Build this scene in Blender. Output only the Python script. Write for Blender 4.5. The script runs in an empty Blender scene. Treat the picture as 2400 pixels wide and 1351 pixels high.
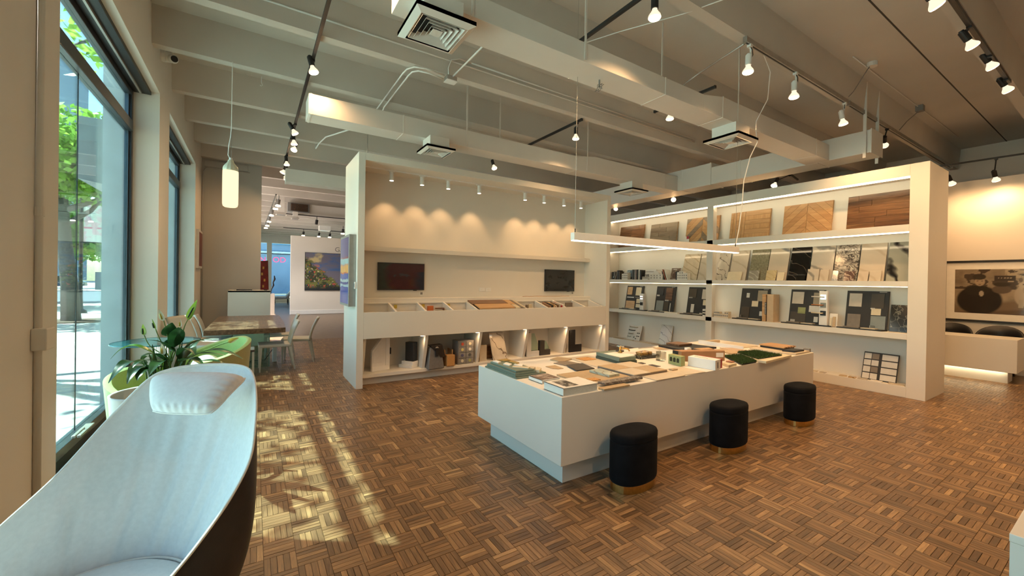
import bpy, bmesh, math, random
import numpy as np
from mathutils import Vector, Matrix
random.seed(7)
RNG = np.random.default_rng(7)
S = bpy.context.scene
COL = S.collection
PI = math.pi
# ------------------------------------------------------------------ camera
YAW, PITCH, ROLL, FPX, PPY = 0.565819, -0.0054135, -0.0158869, 954.49, 665.09
cam = bpy.data.cameras.new('camera'); camo = bpy.data.objects.new('camera', cam); COL.objects.link(camo)
fw = Vector((math.sin(YAW)*math.cos(PITCH), math.cos(YAW)*math.cos(PITCH), math.sin(PITCH)))
rt = Vector((math.cos(YAW), -math.sin(YAW), 0)); dn = fw.cross(rt)
rt2 = rt*math.cos(ROLL)+dn*math.sin(ROLL); dn2 = -rt*math.sin(ROLL)+dn*math.cos(ROLL)
mm = Matrix.Identity(4)
for i in range(3):
    mm[i][0] = rt2[i]; mm[i][1] = -dn2[i]; mm[i][2] = -fw[i]
mm.translation = Vector((0, 0, 1.6))
camo.matrix_world = mm
cam.sensor_width = 36; cam.lens = FPX/2400*36; cam.shift_y = (PPY-675.5)/2400
cam.clip_start = 0.05; cam.clip_end = 600
S.camera = camo
# ------------------------------------------------------------------ world, sun, exposure
S.view_settings.view_transform = 'Standard'; S.view_settings.look = 'None'
S.view_settings.exposure = 0.30; S.view_settings.gamma = 1.0; S.view_settings.use_curve_mapping = False
S.cycles.use_denoising = True
S.cycles.max_bounces = 8; S.cycles.diffuse_bounces = 5; S.cycles.glossy_bounces = 4
S.cycles.transmission_bounces = 6; S.cycles.transparent_max_bounces = 12
S.cycles.sample_clamp_indirect = 6.0; S.cycles.caustics_reflective = False; S.cycles.caustics_refractive = False
W = bpy.data.worlds.new('sky'); S.world = W; W.use_nodes = True
nt = W.node_tree; bg = nt.nodes['Background']
sky = nt.nodes.new('ShaderNodeTexSky'); sky.sky_type = 'NISHITA'; sky.sun_disc = False
sky.sun_elevation = math.radians(55.8); sky.sun_rotation = math.radians(-54); sky.air_density = 1.2; sky.dust_density = 1.0
nt.links.new(sky.outputs[0], bg.inputs[0]); bg.inputs[1].default_value = 0.50
SUN_DIR = Vector((0.551, -0.40, -1.0)).normalized()
sl = bpy.data.lights.new('sun', 'SUN'); sl.energy = 30.0; sl.angle = math.radians(0.6); sl.color = (1.0, 0.93, 0.84)
so = bpy.data.objects.new('sun', sl); COL.objects.link(so); so.location = (-12, 9, 20)
so.rotation_euler = SUN_DIR.to_track_quat('-Z', 'Y').to_euler()
WARM = (1.0, 0.58, 0.26)
SPOT_W = 95.0
# ------------------------------------------------------------------ mesh builder
class MB:
    def __init__(s): s.v = []; s.f = []
    def add(s, vs, fs):
        n = len(s.v); s.v += [tuple(p) for p in vs]; s.f += [tuple(i+n for i in f) for f in fs]; return s
    def box(s, x0, y0, z0, x1, y1, z1):
        return s.add([(x0,y0,z0),(x1,y0,z0),(x1,y1,z0),(x0,y1,z0),(x0,y0,z1),(x1,y0,z1),(x1,y1,z1),(x0,y1,z1)],
                     [(0,3,2,1),(4,5,6,7),(0,1,5,4),(1,2,6,5),(2,3,7,6),(3,0,4,7)])
    def mbox(s, M, sx, sy, sz):      # box centred in a frame
        vs = [M @ Vector((x*sx/2, y*sy/2, z*sz/2)) for z in (-1,1) for x,y in ((-1,-1),(1,-1),(1,1),(-1,1))]
        return s.add(vs, [(0,3,2,1),(4,5,6,7),(0,1,5,4),(1,2,6,5),(2,3,7,6),(3,0,4,7)])
    def hexa(s, bot, top):
        n = len(bot)
        fs = [tuple(range(n-1,-1,-1)), tuple(range(n,2*n))]+[(i,(i+1)%n,n+(i+1)%n,n+i) for i in range(n)]
        return s.add(list(bot)+list(top), fs)
    def prism(s, poly, z0, z1):
        a = sum(poly[i][0]*poly[(i+1)%len(poly)][1]-poly[(i+1)%len(poly)][0]*poly[i][1] for i in range(len(poly)))
        if a < 0: poly = poly[::-1]
        return s.hexa([(p[0],p[1],z0) for p in poly], [(p[0],p[1],z1) for p in poly])
    def cyl(s, p0, p1, r0, r1=None, n=16):
        p0 = Vector(p0); p1 = Vector(p1); r1 = r0 if r1 is None else r1
        q = (p1-p0).to_track_quat('Z','Y')
        c = [(math.cos(2*PI*i/n), math.sin(2*PI*i/n)) for i in range(n)]
        return s.hexa([p0+q@Vector((a*r0,b*r0,0)) for a,b in c], [p1+q@Vector((a*r1,b*r1,0)) for a,b in c])
    def tube(s, pts, r, n=8):
        pts = [Vector(p) for p in pts]; rings = []
        up = Vector((0.13,0.21,1)).normalized()
        for i,p in enumerate(pts):
            t = (pts[min(i+1,len(pts)-1)]-pts[max(i-1,0)]).normalized()
            a = t.cross(up)
            if a.length < 1e-3: a = t.cross(Vector((1,0,0)))
            a.normalize(); b = t.cross(a)
            rr = r[i] if isinstance(r,(list,tuple)) else r
            rings.append([p+a*math.cos(2*PI*k/n)*rr+b*math.sin(2*PI*k/n)*rr for k in range(n)])
        vs = [v for R in rings for v in R]; fs = []
        for i in range(len(pts)-1):
            for k in range(n):
                fs.append((i*n+k, i*n+(k+1)%n, (i+1)*n+(k+1)%n, (i+1)*n+k))
        fs.append(tuple(range(n-1,-1,-1))); m = (len(pts)-1)*n; fs.append(tuple(range(m,m+n)))
        return s.add(vs, fs)
    def lathe(s, prof, n=24, M=None, sx=1, sy=1):
        M = M or Matrix.Identity(4); vs = []; fs = []
        for r,z in prof:
            for k in range(n):
                vs.append(M @ Vector((r*sx*math.cos(2*PI*k/n), r*sy*math.sin(2*PI*k/n), z)))
        for i in range(len(prof)-1):
            for k in range(n):
                fs.append((i*n+k, i*n+(k+1)%n, (i+1)*n+(k+1)%n, (i+1)*n+k))
        fs.append(tuple(range(n-1,-1,-1))); m = (len(prof)-1)*n; fs.append(tuple(range(m,m+n)))
        return s.add(vs, fs)
    def grid(s, P):                 # P: rows of points
        nr, nc = len(P), len(P[0]); vs = [p for row in P for p in row]
        return s.add(vs, [(i*nc+j, i*nc+j+1, (i+1)*nc+j+1, (i+1)*nc+j) for i in range(nr-1) for j in range(nc-1)])
OFF = {}
def link(o, parent=None):
    COL.objects.link(o)
    if parent is not None: o.parent = parent
    return o
def build(name, mb, mat, parent=None, smooth=False, bevel=0.0, seg=2, sub=0, solid=0.0):
    off = OFF.get(parent.name, Vector((0,0,0))) if parent is not None else Vector((0,0,0))
    me = bpy.data.meshes.new(name)
    me.from_pydata([(p[0]-off[0], p[1]-off[1], p[2]-off[2]) for p in mb.v], [], mb.f)
    me.materials.append(mat); me.update()
    if smooth: me.polygons.foreach_set('use_smooth', [True]*len(me.polygons))
    o = bpy.data.objects.new(name, me); link(o, parent); OFF[o.name] = off
    if solid: m = o.modifiers.new('solid','SOLIDIFY'); m.thickness = solid; m.offset = 0
    if bevel: m = o.modifiers.new('bevel','BEVEL'); m.width = bevel; m.segments = seg; m.limit_method = 'ANGLE'
    if sub: m = o.modifiers.new('sub','SUBSURF'); m.levels = sub; m.render_levels = sub
    return o
def tag(o, label=None, cat=None, group=None, kind=None):
    if label: o['label'] = label
    if cat: o['category'] = cat
    if group: o['group'] = group
    if kind: o['kind'] = kind
    return o
def thing(name, label, cat, loc=(0,0,0), group=None, local=False, rotz=0.0):
    o = bpy.data.objects.new(name, None); o.empty_display_size = 0.1; COL.objects.link(o)
    o.location = loc; o.rotation_euler = (0,0,rotz)
    OFF[o.name] = Vector((0,0,0)) if (local or rotz) else Vector(loc)
    return tag(o, label, cat, group)
def struct(name, mb, mat, parent=None, **k):
    o = build(name, mb, mat, parent, **k)
    if parent is None: o['kind'] = 'structure'
    return o
def dup(root, loc, rotz=0.0, label=None, group=None):
    r = root.copy(); COL.objects.link(r); r.location = loc; r.rotation_euler = (0,0,rotz)
    if label: r['label'] = label
    if group: r['group'] = group
    def rec(src, dst):
        for ch in list(src.children):
            c = ch.copy(); COL.objects.link(c); c.parent = dst; rec(ch, c)
    rec(root, r)
    return r
def solo(name, mb, mat, label, cat, group=None, loc=None, **k):
    """a thing that is one mesh; its origin goes to its base centre"""
    xs = [p[0] for p in mb.v]; ys = [p[1] for p in mb.v]; zs = [p[2] for p in mb.v]
    b = Vector(((min(xs)+max(xs))/2, (min(ys)+max(ys))/2, min(zs)))
    mb.v = [(p[0]-b[0], p[1]-b[1], p[2]-b[2]) for p in mb.v]
    o = build(name, mb, mat, None, **k); o.location = b; OFF[o.name] = b
    return tag(o, label, cat, group)
def child_of(parent, name, mb, mat, **k): return build(name, mb, mat, parent, **k)
# ------------------------------------------------------------------ materials
def newmat(name):
    m = bpy.data.materials.new(name); m.use_nodes = True
    n = m.node_tree.nodes; return m, n, m.node_tree.links, n['Principled BSDF']
def mat(name, col, rough=0.5, metal=0.0, var=0.06, scale=12.0, bump=0.0, bscale=80.0, spec=0.5, sheen=0.0, coat=0.0):
    m, n, l, b = newmat(name)
    b.inputs['Roughness'].default_value = rough; b.inputs['Metallic'].default_value = metal
    b.inputs['Specular IOR Level'].default_value = spec
    if sheen: b.inputs['Sheen Weight'].default_value = sheen
    if coat: b.inputs['Coat Weight'].default_value = coat; b.inputs['Coat Roughness'].default_value = 0.08
    tc = n.new('ShaderNodeTexCoord')
    nz = n.new('ShaderNodeTexNoise'); nz.inputs['Scale'].default_value = scale; nz.inputs['Detail'].default_value = 3
    l.new(tc.outputs['Object'], nz.inputs['Vector'])
    r = n.new('ShaderNodeValToRGB')
    r.color_ramp.elements[0].position = 0.3; r.color_ramp.elements[1].position = 0.7
    r.color_ramp.elements[0].color = tuple(c*(1-var) for c in col)+(1,)
    r.color_ramp.elements[1].color = tuple(min(1,c*(1+var)) for c in col)+(1,)
    l.new(nz.outputs['Fac'], r.inputs[0]); l.new(r.outputs[0], b.inputs['Base Color'])
    if bump:
        n2 = n.new('ShaderNodeTexNoise'); n2.inputs['Scale'].default_value = bscale; n2.inputs['Detail'].default_value = 4
        l.new(tc.outputs['Object'], n2.inputs['Vector'])
        bp = n.new('ShaderNodeBump'); bp.inputs['Strength'].default_value = bump; bp.inputs['Distance'].default_value = 0.01
        l.new(n2.outputs['Fac'], bp.inputs['Height']); l.new(bp.outputs[0], b.inputs['Normal'])
    return m
def emit(name, col, strength):
    m = bpy.data.materials.new(name); m.use_nodes = True; n = m.node_tree.nodes; l = m.node_tree.links
    n.remove(n['Principled BSDF']); e = n.new('ShaderNodeEmission'); e.inputs[0].default_value = col+(1,); e.inputs[1].default_value = strength
    l.new(e.outputs[0], n['Material Output'].inputs[0]); return m
def wood(name, dark, light, axis='X', scale=1.0, rough=0.4, stretch=14.0, coord='Object'):
    m, n, l, b = newmat(name); b.inputs['Roughness'].default_value = rough
    tc = n.new('ShaderNodeTexCoord'); mp = n.new('ShaderNodeMapping')
    sc = {'X':(1.2,stretch,stretch),'Y':(stretch,1.2,stretch),'Z':(stretch,stretch,1.2)}[axis]
    mp.inputs['Scale'].default_value = tuple(c*scale for c in sc)
    oi = n.new('ShaderNodeObjectInfo'); va = n.new('ShaderNodeVectorMath'); va.operation = 'ADD'
    vm = n.new('ShaderNodeVectorMath'); vm.operation = 'SCALE'; vm.inputs[3].default_value = 23.0
    cmb = n.new('ShaderNodeCombineXYZ')
    for i in range(3): l.new(oi.outputs['Random'], cmb.inputs[i])
    l.new(cmb.outputs[0], vm.inputs[0])
    l.new(tc.outputs[coord], mp.inputs['Vector']); l.new(mp.outputs[0], va.inputs[0]); l.new(vm.outputs[0], va.inputs[1])
    nz = n.new('ShaderNodeTexNoise'); nz.inputs['Scale'].default_value = 2.2; nz.inputs['Detail'].default_value = 6; nz.inputs['Distortion'].default_value = 0.6
    l.new(va.outputs[0], nz.inputs['Vector'])
    r = n.new('ShaderNodeValToRGB'); r.color_ramp.elements[0].position = 0.32; r.color_ramp.elements[1].position = 0.7
    r.color_ramp.elements[0].color = dark+(1,); r.color_ramp.elements[1].color = light+(1,)
    l.new(nz.outputs['Fac'], r.inputs[0]); l.new(r.outputs[0], b.inputs['Base Color'])
    bp = n.new('ShaderNodeBump'); bp.inputs['Strength'].default_value = 0.12; bp.inputs['Distance'].default_value = 0.004
    l.new(nz.outputs['Fac'], bp.inputs['Height']); l.new(bp.outputs[0], b.inputs['Normal'])
    return m
def stone(name, base, vein, scale=3.0, dist=2.5, width=0.08, rough=0.12, rot=0.6, mode='wave', base2=None):
    m, n, l, b = newmat(name); b.inputs['Roughness'].default_value = rough
    tc = n.new('ShaderNodeTexCoord'); mp = n.new('ShaderNodeMapping'); mp.inputs['Rotation'].default_value = (rot, rot*0.7, rot*1.3)
    l.new(tc.outputs['Object'], mp.inputs['Vector'])
    nz = n.new('ShaderNodeTexNoise'); nz.inputs['Scale'].default_value = scale; nz.inputs['Detail'].default_value = 7; nz.inputs['Distortion'].default_value = dist*0.3
    l.new(mp.outputs[0], nz.inputs['Vector'])
    r0 = n.new('ShaderNodeValToRGB'); b2 = base2 or tuple(c*0.82 for c in base)
    r0.color_ramp.elements[0].position = 0.35; r0.color_ramp.elements[1].position = 0.65
    r0.color_ramp.elements[0].color = b2+(1,); r0.color_ramp.elements[1].color = base+(1,)
    l.new(nz.outputs['Fac'], r0.inputs[0])
    if mode == 'wave':
        wv = n.new('ShaderNodeTexWave'); wv.inputs['Scale'].default_value = scale*0.55; wv.inputs['Distortion'].default_value = dist*4
        wv.inputs['Detail'].default_value = 4; wv.inputs['Detail Scale'].default_value = 1.3
        l.new(mp.outputs[0], wv.inputs['Vector']); f = wv.outputs['Fac']
    else:
        n3 = n.new('ShaderNodeTexNoise'); n3.inputs['Scale'].default_value = scale*1.5; n3.inputs['Detail'].default_value = 5
        l.new(mp.outputs[0], n3.inputs['Vector'])
        mx = n.new('ShaderNodeVectorMath'); mx.operation = 'MULTIPLY_ADD'; mx.inputs[1].default_value = (dist*0.15,)*3
        l.new(n3.outputs['Color'], mx.inputs[0]); l.new(mp.outputs[0], mx.inputs[2])
        vo = n.new('ShaderNodeTexVoronoi'); vo.feature = 'DISTANCE_TO_EDGE' if mode == 'crackle' else 'F1'; vo.inputs['Scale'].default_value = scale*2
        l.new(mx.outputs[0], vo.inputs['Vector']); f = vo.outputs['Distance']
    r1 = n.new('ShaderNodeValToRGB'); r1.color_ramp.elements[0].position = 0.0; r1.color_ramp.elements[1].position = width
    r1.color_ramp.elements[0].color = (1,1,1,1); r1.color_ramp.elements[1].color = (0,0,0,1)
    l.new(f, r1.inputs[0])
    mixn = n.new('ShaderNodeMix'); mixn.data_type = 'RGBA'
    l.new(r1.outputs[0], mixn.inputs[0]); l.new(r0.outputs[0], mixn.inputs[6]); mixn.inputs[7].default_value = vein+(1,)
    l.new(mixn.outputs[2], b.inputs['Base Color'])
    return m
def glass(name, tint=(1,1,1), refl=0.08, rough=0.0):
    m = bpy.data.materials.new(name); m.use_nodes = True; n = m.node_tree.nodes; l = m.node_tree.links
    n.remove(n['Principled BSDF'])
    t = n.new('ShaderNodeBsdfTransparent'); t.inputs[0].default_value = tint+(1,)
    g = n.new('ShaderNodeBsdfGlossy'); g.inputs['Roughness'].default_value = rough; g.inputs[0].default_value = (0.9,0.95,1,1)
    fr = n.new('ShaderNodeFresnel'); fr.inputs[0].default_value = 1.45
    mu = n.new('ShaderNodeMath'); mu.operation = 'MULTIPLY'; mu.inputs[1].default_value = refl/0.08*0.6; mu.use_clamp = True
    mi = n.new('ShaderNodeMixShader')
    l.new(fr.outputs[0], mu.inputs[0]); l.new(mu.outputs[0], mi.inputs[0]); l.new(t.outputs[0], mi.inputs[1]); l.new(g.outputs[0], mi.inputs[2])
    l.new(mi.outputs[0], n['Material Output'].inputs[0]); return m
def vcol(name, rough=0.5):
    m, n, l, b = newmat(name); b.inputs['Roughness'].default_value = rough
    a = n.new('ShaderNodeVertexColor'); a.layer_name = 'print'; l.new(a.outputs[0], b.inputs['Base Color']); return m
PRINT = vcol('flat print', 0.55); PRINT_GLOSS = vcol('flat print under glass', 0.12); SCREEN = vcol('dark screen picture', 0.2)
M_WALL = mat('off white wall paint', (0.74,0.70,0.64), 0.75, var=0.02, scale=1.5, bump=0.03, bscale=260)
M_GREYWALL = mat('grey wall paint', (0.47,0.455,0.43), 0.8, var=0.02, scale=1.2, bump=0.03, bscale=260)
M_CEIL = mat('painted concrete ceiling', (0.60,0.565,0.52), 0.85, var=0.06, scale=0.8, bump=0.08, bscale=60)
M_UNIT = mat('satin white lacquer', (0.76,0.73,0.67), 0.5, var=0.015, scale=2)
M_DUCT = mat('painted duct metal', (0.73,0.70,0.66), 0.5, var=0.02, scale=3)
M_WHITE = mat('white plastic', (0.80,0.79,0.77), 0.4, var=0.02)
M_BLACK = mat('black metal', (0.012,0.012,0.014), 0.45, var=0.2)
M_DARK = mat('dark charcoal board', (0.022,0.021,0.021), 0.6, var=0.1)
M_FRAME = mat('dark bronze window frame', (0.020,0.022,0.028), 0.35, var=0.15, scale=6)
M_STEEL = mat('galvanised steel', (0.45,0.43,0.40), 0.4, metal=0.8, var=0.08)
M_CHROME = mat('polished chrome', (0.8,0.8,0.8), 0.12, metal=1.0, var=0.02)
M_BRASS = mat('brushed brass', (0.62,0.40,0.13), 0.28, metal=1.0, var=0.1, scale=40)
M_VELVET = mat('black velvet', (0.008,0.008,0.009), 0.9, var=0.3, scale=9, sheen=0.03, spec=0.08)
M_BULB = emit('warm lamp face', (1.0,0.80,0.52), 9.0)
M_LED = emit('warm led strip', (1.0,0.76,0.46), 10.0)
M_PUCK = emit('small led puck', (1.0,0.86,0.66), 6.0)
M_GLASS = glass('clear window glass', (0.74,0.93,0.91), 0.08)
M_TGLASS = glass('table glass', (0.80,0.94,0.90), 0.10)
M_TGEDGE = mat('green glass edge', (0.10,0.35,0.32), 0.15, var=0.1)
M_ACRYL = glass('clear acrylic', (0.93,0.93,0.90), 0.10)
M_PAPER = mat('white paper', (0.78,0.76,0.71), 0.7, var=0.03)
M_CREAM = mat('cream sample', (0.66,0.58,0.42), 0.5, var=0.05)
M_LEATHER = mat('dark brown leather', (0.018,0.013,0.011), 0.42, var=0.2, scale=30, bump=0.15, bscale=300)
def fabric(name, col):
    return mat(name, col, 0.85, var=0.04, scale=60, bump=0.10, bscale=700, sheen=0.2, spec=0.2)
M_FABRIC = fabric('pale grey wool fabric', (0.66,0.66,0.68))
M_PIPING = fabric('white piping', (0.72,0.70,0.68))
M_GREENF = fabric('pale green upholstery', (0.36,0.52,0.20))
M_OLIVEF = fabric('olive upholstery', (0.40,0.36,0.16))
M_OAK = wood('light oak', (0.42,0.24,0.10), (0.62,0.40,0.20))
M_OAKY = wood('light oak along Y', (0.44,0.25,0.11), (0.62,0.39,0.19), axis='Y')
M_WALNUT = wood('walnut', (0.07,0.03,0.013), (0.20,0.095,0.04), axis='Y', rough=0.3)
M_WALNUTX = wood('walnut along X', (0.10,0.045,0.02), (0.26,0.13,0.06), axis='X', rough=0.35)
M_GREYOAK = wood('grey oak', (0.17,0.125,0.085), (0.30,0.235,0.17), axis='Y')
M_TAN = mat('tan tile', (0.46,0.34,0.20), 0.5, var=0.08, scale=30)
M_PALE = mat('pale beige tile', (0.60,0.52,0.40), 0.45, var=0.05, scale=20)
M_GREYT = mat('warm grey tile', (0.20,0.165,0.13), 0.5, var=0.08, scale=20)
M_CHAR = mat('charcoal tile', (0.055,0.047,0.042), 0.5, var=0.1, scale=20)
M_CORK = mat('orange cork', (0.52,0.27,0.09), 0.8, var=0.2, scale=90)
M_GREENST = mat('grey green laminate edge', (0.16,0.21,0.17), 0.45, var=0.06)
M_OLIVE = mat('olive gold fabric swatch', (0.34,0.23,0.07), 0.7, var=0.15, scale=60)
M_RED = mat('red card', (0.35,0.02,0.03), 0.5)
M_KRAFT = mat('kraft cardboard', (0.36,0.20,0.10), 0.7, var=0.08)
M_GREENB = mat('sage green ceramic', (0.30,0.33,0.14), 0.6, var=0.08, scale=20)
M_CHARBOX = mat('charcoal box', (0.06,0.058,0.052), 0.5)
M_GREY = mat('mid grey plastic', (0.22,0.215,0.21), 0.5)
M_MARBLE = stone('white veined marble', (0.62,0.56,0.47), (0.16,0.12,0.09), scale=4, dist=2.2, width=0.035)
M_GOLDST = stone('golden stone', (0.50,0.30,0.09), (0.16,0.08,0.02), scale=9, dist=2, width=0.2)
M_SLATE = stone('grey slate', (0.16,0.13,0.11), (0.33,0.29,0.25), scale=16, dist=3, width=0.25, rough=0.4)
M_NERO = stone('dark green black marble', (0.02,0.024,0.022), (0.28,0.29,0.24), scale=3.5, dist=3, width=0.03, mode='crackle')
M_GRASS = mat('artificial turf', (0.035,0.075,0.012), 0.8, var=0.5, scale=40)
# ------------------------------------------------------------------ flat prints: a fine grid of coloured points
def vnoise(x, y, seed=0, n=64):
    g = np.random.default_rng(seed).random((n, n)); xi = np.floor(x).astype(int); yi = np.floor(y).astype(int)
    fx = x-xi; fy = y-yi; fx = fx*fx*(3-2*fx); fy = fy*fy*(3-2*fy)
    a = g[xi % n, yi % n]; b = g[(xi+1) % n, yi % n]; c = g[xi % n, (yi+1) % n]; d = g[(xi+1) % n, (yi+1) % n]
    return (a*(1-fx)+b*fx)*(1-fy)+(c*(1-fx)+d*fx)*fy
def fbm(x, y, seed=0, o=4):
    t = 0; a = 0.5
    for k in range(o): t = t+a*vnoise(x*2**k, y*2**k, seed+k); a *= 0.5
    return t
def printed(name, p0, pu, pv, func, parent, nx=90, ny=60, m=None):
    """flat print: corner p0, edge vectors pu (u 0..1) and pv (v 0..1 upwards); func(U,V)->rgb linear"""
    u = np.linspace(0,1,nx); v = np.linspace(0,1,ny); U, V = np.meshgrid(u, v)
    p0 = np.array(p0,float); pu = np.array(pu,float); pv = np.array(pv,float)
    off = np.array(OFF.get(parent.name, Vector((0,0,0)))) if parent is not None else np.zeros(3)
    P = (p0[None,None]+U[...,None]*pu+V[...,None]*pv-off).reshape(-1,3)
    F = [(j*nx+i, j*nx+i+1, (j+1)*nx+i+1, (j+1)*nx+i) for j in range(ny-1) for i in range(nx-1)]
    me = bpy.data.meshes.new(name); me.from_pydata(P.tolist(), [], F); me.materials.append(m or PRINT)
    C = np.ones((nx*ny,4)); C[:,:3] = np.clip(np.array(func(U,V)).reshape(-1,3),0,1)
    at = me.color_attributes.new('print','FLOAT_COLOR','POINT'); at.data.foreach_set('color', C.ravel())
    o = bpy.data.objects.new(name, me); link(o, parent); OFF[o.name] = Vector(off); return o
def srgb(r,g,b): return tuple(((c/255)/12.92 if c/255<=0.04045 else ((c/255+0.055)/1.055)**2.4) for c in (r,g,b))
def lay(base, mask, col):
    mask = np.clip(mask,0,1)[...,None]; return base*(1-mask)+np.array(col)*mask
def ell(U,V,cx,cy,rx,ry,soft=0.15):
    d = np.sqrt(((U-cx)/rx)**2+((V-cy)/ry)**2); return np.clip((1-d)/soft,0,1)
# ================================================================== STRUCTURE
ZS, ZB = 4.82, 4.37            # slab soffit, stem soffit
# ---- floor: base slab, near planks one by one, the rest of the parquet as one mesh
def floor_mat(name, uv):
    m, n, l, b = newmat(name); b.inputs['Roughness'].default_value = 0.33; b.inputs['Specular IOR Level'].default_value = 0.45
    geo = n.new('ShaderNodeNewGeometry'); oi = n.new('ShaderNodeObjectInfo')
    ad = n.new('ShaderNodeMath'); ad.operation = 'ADD'; fr = n.new('ShaderNodeMath'); fr.operation = 'FRACT'
    l.new(geo.outputs['Random Per Island'], ad.inputs[0]); l.new(oi.outputs['Random'], ad.inputs[1]); l.new(ad.outputs[0], fr.inputs[0])
    uvn = n.new('ShaderNodeUVMap'); uvn.uv_map = 'grain'
    mp = n.new('ShaderNodeMapping'); mp.inputs['Scale'].default_value = (7, 75, 1); l.new(uvn.outputs[0], mp.inputs['Vector'])
    nz = n.new('ShaderNodeTexNoise'); nz.inputs['Scale'].default_value = 1.0; nz.inputs['Detail'].default_value = 5; nz.inputs['Distortion'].default_value = 0.9
    l.new(mp.outputs[0], nz.inputs['Vector'])
    r = n.new('ShaderNodeValToRGB'); cr = r.color_ramp; cr.interpolation = 'LINEAR'
    cols = [(0.0,(0.11,0.062,0.031)),(0.25,(0.17,0.097,0.047)),(0.55,(0.215,0.122,0.058)),(0.8,(0.25,0.143,0.068)),(0.94,(0.31,0.182,0.085)),(1.0,(0.42,0.26,0.125))]
    while len(cr.elements) < len(cols): cr.elements.new(0.5)
    for e,(p,c) in zip(cr.elements, cols): e.position = p; e.color = c+(1,)
    l.new(fr.outputs[0], r.inputs[0])
    g = n.new('ShaderNodeMapRange'); g.inputs[1].default_value = 0.3; g.inputs[2].default_value = 0.72; g.inputs[3].default_value = 0.62; g.inputs[4].default_value = 1.35
    l.new(nz.outputs['Fac'], g.inputs[0])
    mu = n.new('ShaderNodeMix'); mu.data_type = 'RGBA'; mu.blend_type = 'MULTIPLY'; mu.inputs[0].default_value = 1.0
    l.new(r.outputs[0], mu.inputs[6]); l.new(g.outputs[0], mu.inputs[7]); l.new(mu.outputs[2], b.inputs['Base Color'])
    rr = n.new('ShaderNodeMapRange'); rr.inputs[3].default_value = 0.24; rr.inputs[4].default_value = 0.48; l.new(nz.outputs['Fac'], rr.inputs[0]); l.new(rr.outputs[0], b.inputs['Roughness'])
    bp = n.new('ShaderNodeBump'); bp.inputs['Strength'].default_value = 0.25; bp.inputs['Distance'].default_value = 0.002
    l.new(nz.outputs['Fac'], bp.inputs['Height']); l.new(bp.outputs[0], b.inputs['Normal'])
    return m
M_PARQ = floor_mat('finger parquet wood', 'grain')
M_FLOORB = mat('far parquet floor', (0.16,0.095,0.05), 0.3, var=0.25, scale=7)
fl = struct('floor', MB().box(-1.38,-3.6,-0.12, 14,31.7,-0.006), M_FLOORB)
TS = 0.16; NS = 5
def slat_list():
    out = []
    for i in range(-7, 68):
        for j in range(-6, 78):
            x0 = 0.065+TS*i; y0 = 2.197+TS*(j-18)
            if x0 < -1.32 or x0+TS > 11.9 or y0+TS > 12.6: continue
            along = (i+j) % 2
            for k in range(NS):
                if along: out.append((x0, y0+k*TS/NS, x0+TS, y0+(k+1)*TS/NS, 1))
                else: out.append((x0+k*TS/NS, y0, x0+(k+1)*TS/NS, y0+TS, 0))
    return np.array(out)
SL = slat_list()
cx = (SL[:,0]+SL[:,2])/2; cy = (SL[:,1]+SL[:,3])/2
dpt = cx*fw.x+cy*fw.y+(-1.6)*fw.z
lat = cx*rt2.x+cy*rt2.y-1.6*rt2.z; ver = cx*dn2.x+cy*dn2.y-1.6*dn2.z
sxp = FPX*lat/np.maximum(dpt,.01)+1200; syp = FPX*ver/np.maximum(dpt,.01)+PPY
inview = (dpt > .3) & (sxp > 500) & (sxp < 2360) & (syp < 1351)
inview &= ~((cx > 1.98) & (cy > 2.35) & (cy < 3.8)) & ~((cx > 2.3) & (cy < 0.4))
order = np.argsort(np.where(inview, dpt, 1e9))[:300]
near = np.zeros(len(SL), bool); near[order] = True
def slat_arrays(R):
    n = len(R); e = 0.0005; c = 0.0010
    zt = RNG.uniform(-0.0004, 0.0006, n); tilt = RNG.uniform(-0.0004, 0.0004, (n,2))
    x0,y0,x1,y1 = R[:,0]+e, R[:,1]+e, R[:,2]-e, R[:,3]-e
    V = np.zeros((n,8,3))
    for k,(a,b) in enumerate(((x0,y0),(x1,y0),(x1,y1),(x0,y1))):
        V[:,k,0] = a; V[:,k,1] = b; V[:,k,2] = -0.005
    for k,(a,b,sx,sy) in enumerate(((x0+c,y0+c,-1,-1),(x1-c,y0+c,1,-1),(x1-c,y1-c,1,1),(x0+c,y1-c,-1,1))):
        V[:,4+k,0] = a; V[:,4+k,1] = b; V[:,4+k,2] = zt+tilt[:,0]*sx+tilt[:,1]*sy
    return V
QF = [(4,5,6,7),(0,1,5,4),(1,2,6,5),(2,3,7,6),(3,0,4,7)]
def slat_mesh(name, R):
    V = slat_arrays(R); n = len(R)
    F = np.array(QF)[None]+8*np.arange(n)[:,None,None]
    me = bpy.data.meshes.new(name); me.from_pydata(V.reshape(-1,3).tolist(), [], F.reshape(-1,4).tolist()); me.materials.append(M_PARQ)
    off = RNG.uniform(0,9,(n,2))
    UVx = np.where(R[:,4,None] == 1, V[:,:,0], V[:,:,1])+off[:,:1]; UVy = np.where(R[:,4,None] == 1, V[:,:,1], V[:,:,0])+off[:,1:]
    uv = np.stack([UVx.reshape(-1), UVy.reshape(-1)],-1)[F.reshape(-1)]
    me.uv_layers.new(name='grain').data.foreach_set('uv', uv.astype(np.float32).ravel()); me.update()
    return me
pq = bpy.data.objects.new('parquet', slat_mesh('parquet', SL[~near])); link(pq, fl); pq['kind'] = 'stuff'
for k in order:
    link(bpy.data.objects.new('plank', slat_mesh('plank', SL[k:k+1])), fl)
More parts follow.
